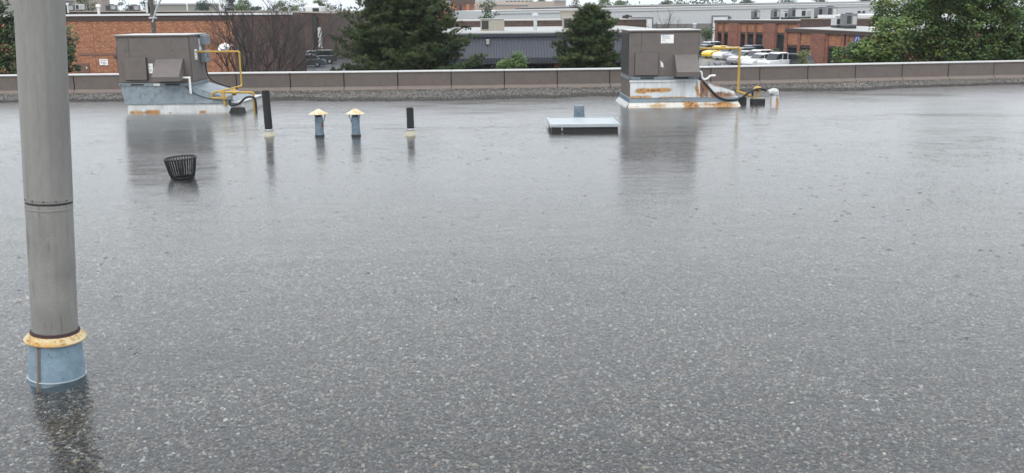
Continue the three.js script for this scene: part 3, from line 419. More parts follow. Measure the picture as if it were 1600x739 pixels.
{ // orange brick works at the left
  const f = frame(-110, 90, 452, 82), o = building('brick_warehouse', 'orange brick warehouse with dark brown painted end and white coping', f);
  const top = f.h(150, 25), uS = f.u(365), L = f.L, hb = f.h(150, 33);
  const uW = f.u(240); part('wall', box(0, uS, 0, top, -3, 0), mat.orange, o); part('painted_wall', box(uS + .002, L, 0, top, -3, .03), mat.brown, o); part('rear_wing', box(.3, uW, 0, top - .02, -30, -3.002), mat.brown, o);
  part('fascia', box(0, uS, hb, top - .03, .003, .06), mat.fasciaBrown, o); part('coping', box(-.2, L + .15, top, top + .16, -.5, .16), mat.whitePlain, o);
  part('roof', [box(.3, L - .3, top + .002, top + .01, -2.9, -.6), box(.4, uW - .1, top - .018, top - .008, -29.8, -3.1)], mat.greyRoof, o);
  const d0 = f.uv(119, 99), d1 = f.uv(138, 99), door = part('door', box(d0[0], d1[0], .02, d0[1], .02, .09), mat.doorBrown, o); part('handle', rbox(d1[0] - .28, d1[0] - .16, d0[1] - .45, d0[1] - .3, .092, .13, .01), mat.whitePlain, door);
  part('brick_course', box(f.u(118), f.u(182), f.h(150, 86.5), f.h(150, 82.5), .003, .05), M(.2, .1, .08, .8), o);
  part('expansion_joint', box(f.u(145) - .025, f.u(145) + .025, 0, hb, .001, .006), M(.12, .07, .05, .8), o);
  part('downpipe', rod([f.u(181.5), 0, .12], [f.u(181.5), f.h(181, 72), .12], .11), mat.dark, o); part('downpipe', rod([f.u(185), 0, .15], [f.u(185), f.h(185, 76), .15], .1), mat.paleMetal, o);
  part('wall_lamp', rbox(f.u(178) - .15, f.u(178) + .15, f.h(178, 91), f.h(178, 88), .01, .2, .03), mat.dark, o);
  for (const px of [318, 432]) part('wall_vent', box(f.u(px) - .25, f.u(px) + .25, f.h(px, 60), f.h(px, 55), .031, .08), mat.fasciaBrown, o);
  const s0 = f.uv(155, 101.5), s1 = f.uv(167, 92.5), sg = thing('warning_sign', 'small white notice board with red heading on the orange brick wall', 'sign', [f.A.x, GY, f.A.z], f.turn);
  const cv = document.createElement('canvas'); cv.width = 128; cv.height = 96; const c = cv.getContext('2d'); c.fillStyle = '#efefef'; c.fillRect(0, 0, 128, 96); c.fillStyle = '#b02a2a'; c.font = 'bold 26px sans-serif'; c.textAlign = 'center'; c.fillText('NOTICE', 64, 32); c.fillStyle = '#333'; c.fillRect(20, 46, 16, 18); for (const y of [46, 58, 70, 82]) { c.fillRect(44, y, 66 - (y % 7) * 4, 5); }
  const st = new THREE.CanvasTexture(cv); st.colorSpace = THREE.SRGBColorSpace;
  const face = new THREE.BoxGeometry(s1[0] - s0[0], s1[1] - s0[1], .02).translate((s0[0] + s1[0]) / 2, (s0[1] + s1[1]) / 2, .02); part('board', face, [mat.label, mat.label, mat.label, mat.label, new THREE.MeshStandardMaterial({ map: st, roughness: .5 }), mat.label], sg); for (const y of [s1[1], s0[1] - .03]) part('border_strip', box(s0[0] - .03, s1[0] + .03, y, y + .03, .004, .036), mat.coping, sg);
  roofPipe(153.5, 23, 88, .62, .12, 'white vent pipe with a flared cap on the orange brick warehouse roof', mat.whitePlain);
}
{ // dark brick building behind it
  const f = frame(40, 152, 513, 138), o = building('dark_brick_building', 'long dark brown brick building with beige roof edge behind the orange warehouse', f), L = f.L;
  const tA = f.h(95, 18.5), tB = f.h(425, 18.5), tC = f.h(512, 21);
  part('wall', polyWall([[0, 0], [L, 0], [L, tC], [f.u(425), tB], [f.u(95), tA], [0, tA]], 26), mat.brown, o);
  part('coping', polyWall([[0, tA], [f.u(95), tA], [f.u(425), tB], [L + .1, tC], [L + .1, tC + .18], [f.u(425), tB + .18], [0, tA + .18]], 1.2, .2), mat.beige, o);
  part('downpipe', rod([f.u(491), 2, .2], [f.u(491), f.h(491, 22), .2], .22), mat.dark, o); part('downpipe', rod([f.u(495), f.h(495, 50), .2], [f.u(495), f.h(495, 26), .2], .3), mat.dark, o);
  part('white_post', box(f.u(499), f.u(503), f.h(500, 75), f.h(500, 43), .01, .5), mat.whitePlain, o); part('red_door', box(f.u(454), f.u(462), f.h(458, 84), f.h(458, 55), .01, .12), M(.22, .06, .06, .7), o);
  const u = f.u(488), pl = part('roof_plant', [rbox(u - 2, u + .5, tC + .2, tC + 1.0, -4, -2, .1), rod([u - 2.4, tC + .7, -3], [u - .5, tC + 1.1, -3], .35, .35, 14)], mat.whitePlain, o); part('plant_grille', box(u - .8, u + .2, tC + .25, tC + .75, -1.99, -1.95), mat.dark, pl); for (const q of [.9, 1.4, 1.9]) part('plant_pipe', rod([u + q, tC - .2, -3], [u + q, tC + 1.1, -3], .09), mat.coping, pl);
}
{ // red brick beyond
  const f = frame(505, 160, 640, 176), o = building('red_brick_building', 'low red brick building with grey base seen left of the big pine', f), t = f.h(560, 19);
  part('wall', box(0, f.L, 2.1, t, -20, 0), mat.red, o); part('base_wall', box(0, f.L, 0, 2.1, -20, .06), mat.concrete, o); part('coping', box(-.1, f.L + .1, t, t + .2, -.5, .12), M(.33, .2, .17, .7), o);
  part('entrance_panel', box(f.u(537), f.u(547), 0, f.h(540, 66), .07, .15), M(.5, .17, .08, .7), o); part('service_door', box(f.u(519), f.u(529), 0, f.h(522, 72), .07, .12), mat.coping, o);
}
{ // blue black ribbed metal building
  const f = frame(585, 77, 1060, 79), o = building('metal_clad_building', 'low building with ribbed blue black metal cladding and white roof', f), L = f.L;
  const t = f.h(800, 52.5), a = f.h(800, 57), b = f.h(800, 62.5), c = f.h(800, 89), e = f.h(800, 97);
  const ribs = (y0, z0, y1, z1, pitch) => { const g = [], n = Math.floor(L / pitch); for (let k = 0; k < n; k++) { const x = k * pitch; g.push([[x, y0, z0], [x + pitch * .6, y0, z0], [x + pitch * .6, y1, z1], [x, y1, z1]], [[x + pitch * .6, y0, z0], [x + pitch * .68, y0, z0 + .09], [x + pitch * .68, y1, z1 + .09], [x + pitch * .6, y1, z1]], [[x + pitch * .68, y0, z0 + .09], [x + pitch * .92, y0, z0 + .09], [x + pitch * .92, y1, z1 + .09], [x + pitch * .68, y1, z1 + .09]], [[x + pitch * .92, y0, z0 + .09], [x + pitch, y0, z0], [x + pitch, y1, z1], [x + pitch * .92, y1, z1 + .09]]); } return quads(g); };
  part('upper_siding', ribs(b, .5, a, .45, .235), mat.navy, o); part('sloped_siding', ribs(c, 1.5, b, .5, .235), mat.navy, o); part('lower_siding', ribs(e, 1.5, c, 1.5, .235), mat.navy, o);
  part('soffit', box(0, L, e - .06, e - .004, 0, 1.6), mat.dark, o); part('fascia', box(-.2, L + .2, a + .004, t, -.3, .66), mat.navy, o); part('wall', box(0, L, 0, t - .05, -.5, -.31), mat.dark, o);
  part('roof', box(-.2, L + .2, t + .002, t + .08, -24, .7), mat.roofWhite, o); part('roof_curb', box(-.2, L + .2, t + .081, t + .22, .55, .72), mat.whitePlain, o);
  for (let px = 600; px < 1040; px += 26) { if (px > 858 && px < 884) continue; windowPart(o, f.u(px), f.u(px + 22), .7, e - .3, -.1, mat.dark, 2); }
  part('brick_pier', box(f.u(866), f.u(875), 0, e - .08, -.2, .4), mat.orange, o);
  for (const px of [722, 761]) part('cladding_lamp', rbox(f.u(px) - .12, f.u(px) + .12, b - .3, b + .1, .72, .95, .03), mat.coping, o);
}
{ // brown brick wall building behind the white roof
  const f = frame(600, 101, 1010, 103), o = building('brown_brick_building', 'brown brick upper wall just behind the white roof', f), t = f.h(800, 32.5);
  part('wall', box(0, f.L, 0, t, -18, 0), mat.brown, o); part('coping', box(-.1, f.L + .1, t, t + .09, -.6, .08), mat.coping, o); part('roof', box(.5, f.L - .5, t - .1, t + .006, -17, -.7), mat.beige, o);
  const g = frame(880, 104, 935, 104);
  const o2 = building('beige_penthouse', 'small beige plant room on the roof beside the second pine', g), h0 = t - .6, h1 = g.h(910, 17.5); part('wall', box(0, g.L, h0, h1, -6, .9), mat.beige, o2); part('roof_edge', box(-.1, g.L + .1, h1, h1 + .12, -6.1, 1), mat.beige, o2); for (const px of [895, 902]) part('louvre', box(g.u(px), g.u(px + 4), g.h(px, 24.5), g.h(px, 20), .902, .95), mat.whitePlain, o2);
}
{ // beige roof units on the white roof
  for (const [x0, x1, y0, y1, dx0, dx1, lab] of [[751, 788, 48, 30.5, 753, 763.5, 'beige rooftop unit with dark coil panel left of the tall white pipe'], [880, 938, 46, 28, 881.5, 892, 'beige rooftop unit with dark coil panel partly behind the second pine']]) {
    const f = frame(x0, 84, x1, 84), o = thing('beige_rooftop_unit', lab, 'rooftop unit', [f.A.x, GY, f.A.z], f.turn, 'beige units on the white roof'), b = f.h(x0, y0), t = f.h(x0, y1);
    part('cabinet', rbox(0, f.L, b - .1, t, -1.6, 0, .04), mat.beige, o); part('coil_panel', box(f.u(dx0), f.u(dx1), b + .12, t - .1, .002, .03), mat.dark, o); part('cap', box(-.05, f.L + .05, t + .002, t + .06, -1.65, .05), mat.coping, o); part('base_rail', box(-.03, f.L + .03, b - .3, b - .1, -1.6, .02), mat.galv, o); part('panel_seam', box(f.L * .62, f.L * .62 + .02, b, t - .06, .002, .01), mat.coping, o);
  }
  roofPipe(836.5, 48, 82, 1.15, .15, 'tall white vent pipe with domed cap between the two beige units', mat.paleMetal); roofPipe(1086, 40, 150, .1, .2, 'short grey vent on the pale building roof', mat.paleMetal);
}
{ // long pale metal building
  const f = frame(775, 165, 1440, 186), o = building('pale_metal_building', 'long pale grey metal sided building with white doors behind the brick offices', f), L = f.L, hl = f.h(790, 17), hr = f.h(1380, 5.5), sl = (hr - hl) / (f.u(1380) - f.u(790)), h = (u) => hl + sl * (u - f.u(790)), zb = f.h(1080, 37);
  part('wall', polyWall([[0, zb], [L, zb], [L, h(L)], [0, h(0)]], 40), mat.paleMetal, o); part('base_wall', box(0, L, 0, zb - .004, -39, .05), mat.concrete, o); part('coping', polyWall([[0, h(0)], [L, h(L)], [L, h(L) + .2], [0, h(0) + .2]], .6, .1), mat.whitePlain, o);
  for (const [a, b, y] of [[979, 1018, 29], [1113, 1136, 26]]) { const d = part('loading_door', box(f.u(a), f.u(b), .1, f.h(a, y), .06, .14), mat.whitePlain, o); part('door_frame', [box(f.u(a) - .2, f.u(a), .1, f.h(a, y), .06, .22), box(f.u(b), f.u(b) + .2, .1, f.h(a, y), .06, .22), box(f.u(a) - .2, f.u(b) + .2, f.h(a, y), f.h(a, y) + .2, .06, .22)], mat.greyUnit, d); }
  for (const px of [1139, 1340, 1347]) part('wall_lamp', rbox(f.u(px) - .2, f.u(px) + .2, f.h(px, px > 1200 ? 20 : 28), f.h(px, px > 1200 ? 17 : 26), .01, .3, .04), mat.dark, o);
  part('gutter_strip', polyWall([[0, h(0) - .5], [L, h(L) - .5], [L, h(L) - .42], [0, h(0) - .42]], .1, .12), mat.coping, o);
}
function brickOffice(f, name, label, tops, bays, base, baseMat = mat.red) {    // tops: [px, py] along the roof edge; bays: [pxa, pxb, kind]
  const o = building(name, label, f), pts = tops.map(([x, y]) => f.uv(x, y)), L = f.L, hh = (u) => { let i = 1; while (i < pts.length - 1 && u > pts[i][0]) i++; const [a, b] = [pts[i - 1], pts[i]]; return a[1] + (b[1] - a[1]) * (u - a[0]) / (b[0] - a[0]); };
  const t0 = hh(0), t1 = hh(L), mid = (t0 + t1) / 2; part('wall', polyWall([[0, 0], [L, 0], [L, t1], [0, t0]], 14, -.35), baseMat, o);
  part('roof_fascia', polyWall([[-.1, t0 - .42], [L + .1, t1 - .42], [L + .1, t1], [-.1, t0]], .8, .14), mat.fasciaBrown, o); part('roof', polyWall([[.3, t0 - .04], [L - .3, t1 - .04], [L - .3, t1 + .02], [.3, t0 + .02]], 13, -.7), mat.roofWhite, o);
  for (const [a, b, k] of bays) {
    const x0 = f.u(a), x1 = f.u(b), t = hh((x0 + x1) / 2) - .43;
    if (k === 'p') part('pilaster', box(x0, x1, 0, t, -.34, .02), baseMat, o);
    if (k === 'g') part('brick_bay', box(x0, x1, 0, t, -.34, .12), mat.red, o);
    if (k === 'w') { part('orange_panel', box(x0 + .02, x1 - .02, base + .31, t - .004, -.34, -.12), mat.orange, o); part('spandrel', box(x0, x1, base, base + .3, -.34, -.06), mat.fasciaBrown, o); windowPart(o, x0 + .12, x1 - .12, .6, base - .12, -.2, mat.dark, x1 - x0 > 1.6 ? 2 : 1); }
  }
  return o;
}
{
  const f = frame(1117, 152, 1262, 138), b = f.h(1180, 53.5);
  brickOffice(f, 'brick_office', 'red brown brick office with orange panels at the end of the car row', [[1117, 31.5], [1250, 32]], [[1117, 1121, 'p'], [1121, 1128, 'w'], [1128, 1131, 'p'], [1131, 1138.5, 'w'], [1138.5, 1153, 'g'], [1153, 1157, 'p'], [1157, 1165, 'w'], [1165, 1168, 'p'], [1168, 1178, 'w'], [1178, 1181, 'p'], [1181, 1193, 'w'], [1193, 1212, 'g'], [1212, 1214, 'p'], [1214, 1227, 'w'], [1227, 1231, 'p'], [1231, 1246, 'w'], [1246, 1262, 'g']], b);
  const g = frame(1229, 116, 1420, 103), c = g.h(1300, 76);
  const o = brickOffice(g, 'brick_office', 'nearer red brown brick office with the blue oval sign', [[1229, 44], [1300, 47], [1360, 50]], [[1226, 1231, 'p'], [1231, 1247, 'w'], [1247, 1251, 'p'], [1251, 1268, 'w'], [1268, 1291, 'g'], [1291, 1295, 'p'], [1295, 1315, 'w'], [1315, 1320, 'p'], [1323, 1327, 'p'], [1327, 1350, 'w'], [1350, 1356, 'p'], [1356, 1380, 'w'], [1380, 1420, 'g']], c);
  const s = g.uv(1341, 63), sg = thing('oval_sign', 'blue and white oval sign on the orange panel of the nearer office', 'sign', [g.A.x, GY, g.A.z], g.turn);
  part('ring', new THREE.TorusGeometry(.5, .13, 10, 32).scale(.72, 1.05, .6).translate(s[0], s[1], .02), M(.03, .07, .28, .5), sg); part('face', new THREE.CylinderGeometry(.5, .5, .06, 32).rotateX(Math.PI / 2).scale(.72, 1.05, 1).translate(s[0], s[1], 0), mat.whitePlain, sg);
  const letter = new THREE.Shape([[-.2, -.32], [-.1, -.32], [-.06, -.14], [.08, -.14], [.12, -.32], [.22, -.32], [.07, .34], [-.05, .34]].map(([x, y]) => new THREE.Vector2(x, y))); part('emblem', new THREE.ExtrudeGeometry(letter, { depth: .03, bevelEnabled: false }).translate(s[0], s[1], .031), M(.03, .07, .28, .5), sg);
  roofUnit(1181, 28.5, 158, 1.1, 1.2, 1, 'small grey unit alone at the far end of the office roof'); roofUnit(1212, 28, 155, 1.15, 1.25, 1, 'small grey unit second along the office roof'); roofUnit(1228.5, 28, 154, 1.2, .9, 1.2, 'low pale unit third along the office roof', mat.paleMetal); roofUnit(1240.5, 28, 153, 1.25, 1.45, 1.2, 'dark topped unit left of the wide flat unit'); roofUnit(1256, 27, 150, 1.8, 1.15, 1.6, 'wide unit with pale top on the office roof', mat.paleMetal); roofUnit(1282.5, 27, 148, 1.4, 1.4, 1.3, 'grey unit right of the wide flat unit'); roofUnit(1297, 27, 146, 1.7, 1.55, 1.4, 'largest grey unit at the near end of the office roof');
  roofUnit(1310, 40.5, 118, 1.2, 1.0, 1.2, 'pale grey unit on the nearer office roof', mat.paleMetal); roofUnit(1326.5, 41, 116, 1.5, 1.45, 1.3, 'tall grey unit on the nearer office roof');
  const h = frame(1250, 128, 1420, 122), w = building('dark_parapet_building', 'dark brown walled upper storey behind the nearer office roof', h), t = h.h(1300, 30); part('wall', box(0, h.L, 0, t, -12, 0), mat.brown, w); part('coping', box(-.1, h.L + .1, t, t + .1, -.4, .08), mat.beige, w);
}
{ // far red brick block behind the pine
  const f = frame(672, 200, 742, 205), o = building('far_brick_block', 'tall red brick block seen right of the big pine', f), t = f.h(700, -6); part('wall', box(0, f.L, 0, t, -15, 0), mat.red, o); part('roof_band', box(-.1, f.L + .1, t - 1.6, t, .01, .2), mat.brown, o);
  for (const [a, b] of [[689, 697], [699, 703]]) windowPart(o, f.u(a), f.u(b), f.h(a, 6), f.h(a, 2.5), .23, mat.whitePlain); windowPart(o, f.u(697), f.u(704), f.h(a0(697), 14), f.h(697, 10.5), .1, mat.whitePlain); part('pier', box(f.u(706), f.u(712), 0, t - 1.6, .01, .35), mat.orange, o); part('pier', box(f.u(728), f.u(733), 0, t - 1.6, .01, .35), mat.orange, o); part('window_strip', box(f.u(718), f.u(722), f.h(720, 30), f.h(720, 8), .01, .06), mat.glassDark, o);
  function a0(x) { return x; }
}
{ // skyline
  const far = (name, label, a, b, D, tops, m, group) => { const f = frame(a, D, b, D + 6), o = building(name, label, f, group), p = tops.map(([x, y]) => f.uv(x, y)); part('wall', polyWall([[0, 0], [f.L, 0], [f.L, p[p.length - 1][1]], [0, p[0][1]]], 30), m, o); part('roof_edge', polyWall([[0, p[0][1]], [f.L, p[p.length - 1][1]], [f.L, p[p.length - 1][1] + .35], [0, p[0][1] + .35]], .8, .2), mat.coping, o); return [f, o]; };
  far('far_low_building', 'long low brown building on the skyline above the pale metal building', 815, 1540, 262, [[815, 12.5], [1540, 1]], M(.2, .17, .16, .8, 0, { map: mottled }));
  far('far_low_building', 'beige flat building on the skyline right of the utility pole', 235, 345, 240, [[240, 7.5], [345, 7.5]], M(.4, .38, .34, .8, 0, { map: mottled }));
  far('far_low_building', 'grey block on the skyline right of the tall flue', 60, 121, 190, [[60, 1], [121, 1]], M(.36, .34, .32, .8, 0, { map: mottled }));
  far('far_low_building', 'pinkish block between the skyline trees above the warehouse', 163, 176, 230, [[163, -3], [176, -3]], M(.45, .37, .33, .8, 0, { map: mottled }));
  const [f, o] = far('far_office', 'distant pale office with a row of dark windows', 789, 834, 380, [[789, -3], [834, -3]], M(.5, .5, .5, .7)); for (let k = 0; k < 7; k++) windowPart(o, f.u(791 + k * 6), f.u(795 + k * 6), f.h(800, 5), f.h(800, 1.5), .15, mat.coping);
  far('far_low_building', 'tan roofed building below the distant pale office', 772, 832, 300, [[772, 8], [832, 8.5]], M(.42, .33, .27, .8));
  far('far_low_building', 'white house front behind the big maple', 1576, 1660, 120, [[1576, 24], [1660, 22]], mat.whitePlain);
  far('far_low_building', 'tan block on the skyline left of the dark conifer', 866, 884, 300, [[866, 2], [884, 2]], M(.42, .35, .3, .8));
  roofUnit(107, 17, 150, 1.6, .9, 1.2, 'grey unit nearest the flue on the long dark building'); roofUnit(124, 16, 150, 1.1, .9, 1.2, 'pale unit with open frame on the long dark building', mat.paleMetal); roofUnit(173, 16, 150, 1.6, .8, 1.2, 'wide grey unit right of the white flared vent'); roofUnit(209, 16.5, 150, 1.6, .8, 1.2, 'grey unit left of the utility pole'); roofPipe(228.5, 17, 145, 1.2, .15, 'white vent pipe beside the utility pole', mat.whitePlain); roofPipe(105, 17, 140, .8, .1, 'thin white vent pipe beside the grey unit near the flue', mat.whitePlain);
  roofUnit(980, 36, 120, .95, .9, .9, 'small brown unit left of the taupe unit cabinet', mat.fasciaBrown);
  for (const [x, l] of [[292, 'first'], [345, 'second']]) roofPipe(x, 17, 150, .9, .1, `${l} thin white vent pipe right of the utility pole`, mat.whitePlain);
  for (const [x, y, d, l] of [[980, 10, 240, 'thin mast on the skyline left of the taupe unit'], [1165, 7, 240, 'thin mast on the skyline above the yellow riser'], [1088, 9, 240, 'thin mast on the skyline above the taupe unit edge']]) { const p = atD(x, y, d), o = thing('roof_mast', l, 'mast', [p.x, p.y - 1, p.z], 0, 'thin masts on the skyline'); part('shaft', rod([0, 0, 0], [0, 3.2, 0], .12, .08), mat.greyUnit, o); part('head', rbox(-.3, .3, 3.1, 3.35, -.15, .15, .05), mat.greyUnit, o); }
}
{ // utility pole with a lamp arm
  const p = atD(240, 52, 62), o = thing('utility_pole', 'weathered wooden utility pole with pale lamp arm before the orange warehouse', 'utility pole', [p.x, GY, p.z]);
  part('shaft', rod([.0, 0, 0], [-.02, 8.6, 0], .17, .13, 14), M(.17, .15, .13, .9, 0, { map: streaky }), o); part('lamp_arm', tube([[0, 6.3, .12], [.12, 6.6, .16], [.55, 7.5, .2], [1.0, 8.0, .2]], .06), mat.paleMetal, o); part('bracket', rbox(-.2, .2, 6.5, 6.62, -.2, .22, .02), mat.steel, o); part('insulator', rod([-.16, 6.9, .1], [-.16, 7.25, .1], .06), mat.dark, o); part('step_bolt', rod([0, 5.9, .1], [0, 5.9, .26], .015), mat.steel, o);
  part('crossarm', rbox(-.9, .9, 7.9, 8.05, -.08, .08, .02), M(.17, .15, .13, .9), o);
}
// ---------------------------------------------------------------- cars
function carProto(kind) {
  const S = { sedan: { L: 4.7, H: 1.45, belt: .92, prof: [[-2.32, .32], [-2.36, .62], [-2.2, .86], [-1.75, .95], [1.2, .95], [1.95, .86], [2.28, .74], [2.36, .5], [2.3, .28]], cab: [[-1.8, .93], [-1.15, 1.36], [-.7, 1.45], [.15, 1.44], [.55, 1.36], [1.3, .93]] }, suv: { L: 4.6, H: 1.7, prof: [[-2.25, .38], [-2.3, .8], [-2.2, 1.05], [1.0, 1.05], [1.85, .96], [2.22, .85], [2.3, .5], [2.24, .32]], cab: [[-2.15, 1.04], [-1.85, 1.6], [-1.5, 1.68], [.1, 1.68], [.42, 1.6], [1.05, 1.04]] }, pickup: { L: 5.3, H: 1.8, prof: [[-2.6, .45], [-2.62, 1.08], [1.2, 1.1], [2.3, 1.05], [2.6, .9], [2.62, .5], [2.55, .4]], cab: [[-.75, 1.09], [-.65, 1.7], [-.3, 1.8], [.7, 1.8], [.95, 1.72], [1.4, 1.09]] } }[kind];
  const W = 1.78, ex = (pts, w, bev) => new THREE.ExtrudeGeometry(new THREE.Shape(pts.map(([x, y]) => new THREE.Vector2(x, y))), { depth: w - 2 * bev, bevelEnabled: true, bevelSize: bev * .6, bevelThickness: bev, bevelSegments: 3, curveSegments: 8 }).translate(0, 0, -(w / 2) + bev);
  const cabin = ex(S.cab, W - .28, .16), roofPts = S.cab.slice(1, -1).map(([x, y]) => [x * .97, y + .1]); const low = roofPts.slice().reverse().map(([x, y]) => [x * .96, y - .07]);
  return { S, W, body: ex(S.prof, W, .12), cabin, roof: ex([...roofPts, ...low], W - .34, .12), tyre: new THREE.TorusGeometry(.25, .1, 10, 24), rim: new THREE.CylinderGeometry(.2, .2, .14, 20).rotateX(Math.PI / 2), lamp: new RoundedBoxGeometry(.12, .14, .36, 2, .04), side: ex(S.cab.map(([x, y], i) => [x * .9 - .02, S.cab[0][1] + .04 + (y - S.cab[0][1]) * .8]), W - .235, .15) };
}
const protos = { sedan: carProto('sedan'), suv: carProto('suv'), pickup: carProto('pickup') };
function car(kind, px, D, turn, paint, label, group) {
  const k = protos[kind], p = atD(px, 90, D), o = thing('parked_car', label, kind === 'suv' ? 'suv' : kind === 'pickup' ? 'pickup' : 'car', [p.x, GY + .01, p.z], turn, group), pm = new THREE.MeshPhysicalMaterial({ color: lin(...paint), roughness: .35, metalness: .1, clearcoat: 1, clearcoatRoughness: .08, side: THREE.DoubleSide });
  part('body', k.body, pm, o); part('windows', k.cabin, mat.glassDark, o); part('roof', k.roof, pm, o);
  const n = k.S.prof.length, fx = k.S.prof[n - 3][0], ry = k.S.prof[1][1];
  for (const sz of [-1, 1]) {
    for (const x of [-k.S.L * .29, k.S.L * .31]) { const w = part('wheel', k.tyre, mat.tyre, o); w.position.set(x, .335, sz * (k.W / 2 - .06)); part('rim', k.rim, mat.steel, w); }
    const h = part('headlight', k.lamp, mat.pvc, o); h.position.set(fx - .06, k.S.prof[n - 3][1] - .02, sz * .6); const t = part('taillight', k.lamp, M(.3, .02, .02, .3), o); t.position.set(k.S.prof[1][0] + .03, ry + .1, sz * .62);
    const m = part('mirror', new RoundedBoxGeometry(.16, .12, .16, 2, .04), pm, o); m.position.set(.78, k.S.prof[n > 8 ? 4 : 2][1] + .08, sz * (k.W / 2 + .04));
    for (const x of [-.45, .35]) { const pl = part('door_pillar', box(x - .035, x + .035, k.S.cab[0][1], k.S.cab[2][1] - .05, -.01, .01), pm, o); pl.position.z = sz * (k.W / 2 - .135); pl.rotation.x = sz * .02; }
  }
  part('bumper_trim', new RoundedBoxGeometry(.1, .16, 1.3, 2, .03).translate(fx + .0, .42, 0), mat.dark, o);
}
{
  const t = Math.PI + .55, G = 'cars parked in the row before the brick offices';
  car('suv', 1106, 146, t, [.62, .64, .66], 'pale suv at the far end of the car row, beside the yellow car', G);
  car('sedan', 1103, 141, t, [.02, .02, .022], 'black car before the pale suv at the far end of the row', G);
  car('sedan', 1123, 136, t, [.85, .56, .02], 'bright yellow car in the row', G);
  car('sedan', 1141, 131.5, t, [.75, .75, .75], 'white car beside the bright yellow car', G);
  car('suv', 1171, 131, t, [.03, .04, .075], 'dark blue suv behind the silver grey car', G);
  car('suv', 1158, 124, t, [.12, .12, .16], 'dark grey suv between white car and silver grey car', G);
  car('sedan', 1166, 120.5, t, [.38, .35, .35], 'silver grey car in the row', G);
  car('suv', 1184, 117, t, [.76, .77, .78], 'white suv just behind the front white sedan', G);
  car('sedan', 1191, 113.5, t, [.74, .75, .76], 'white sedan at the front of the row', G);
  car('pickup', 1219, 108, t, [.75, .76, .78], 'white pickup right of the white sedans', G);
  car('suv', 1244, 108, Math.PI * .62, [.015, .015, .016], 'black suv right of the white pickup', G);
  const H = 'cars beside the dark brick building';
  car('sedan', 478, 122, Math.PI + .12, [.05, .07, .085], 'dark teal sedan before the dark brick building', H); car('suv', 499, 129, Math.PI + .1, [.03, .035, .045], 'dark suv behind the dark teal sedan', H); car('sedan', 486, 133, Math.PI + .1, [.2, .22, .24], 'grey car behind the dark suv', H);
}
// ---------------------------------------------------------------- trees
const leafMat = new THREE.MeshPhysicalMaterial({ color: 0xffffff, roughness: .75, transmission: .25, thickness: 0, side: THREE.DoubleSide });
const needleMat = M(1, 1, 1, .7);
const leafGeo = (() => { const g = new THREE.BufferGeometry(); g.setAttribute('position', new THREE.Float32BufferAttribute([0, 0, 0, .42, .1, .45, 0, -.03, 1, -.42, .1, .45, 0, 0, .5], 3)); g.setIndex([0, 1, 4, 1, 2, 4, 2, 3, 4, 3, 0, 4]); g.computeVertexNormals(); return g; })();
const tuftGeo = (() => { const r = rng(9), pos = [], n = 26; for (let k = 0; k < n; k++) { const a = k * 2.4, e = .15 + 1.25 * r(), d = V(Math.cos(a) * Math.cos(e), Math.sin(e), Math.sin(a) * Math.cos(e)), s = V(-d.z, 0, d.x).normalize().multiplyScalar(.055), b = d.clone().multiplyScalar(.05), t = d.clone().multiplyScalar(.7 + .3 * r()); pos.push(b.x - s.x, b.y, b.z - s.z, b.x + s.x, b.y, b.z + s.z, t.x, t.y, t.z); } const g = new THREE.BufferGeometry(); g.setAttribute('position', new THREE.Float32BufferAttribute(pos, 3)); g.computeVertexNormals(); return g; })();
function cloud(name, geo, m, items, parent) {              // items: [x, y, z, size, rx, ry, rz, color]
  const im = new THREE.InstancedMesh(geo, m, items.length), mt = new THREE.Matrix4(), q = new THREE.Quaternion(), e = new THREE.Euler(), c = new THREE.Color();
  items.forEach(([x, y, z, s, a, b, d, col], i) => { mt.compose(V(x, y, z), q.setFromEuler(e.set(a, b, d)), V(s, s, s)); im.setMatrixAt(i, mt); im.setColorAt(i, c.setRGB(...col)); });
  im.name = name; im.userData.kind = 'stuff'; parent.add(shade(im)); return im;
}
function limb(pts, r0, r1) { const g = []; for (let i = 1; i < pts.length; i++) { const t0 = (i - 1) / (pts.length - 1), t1 = i / (pts.length - 1); g.push(rod(pts[i - 1], pts[i], r0 + (r1 - r0) * t0, r0 + (r1 - r0) * t1, 6)); } return merge(g); }
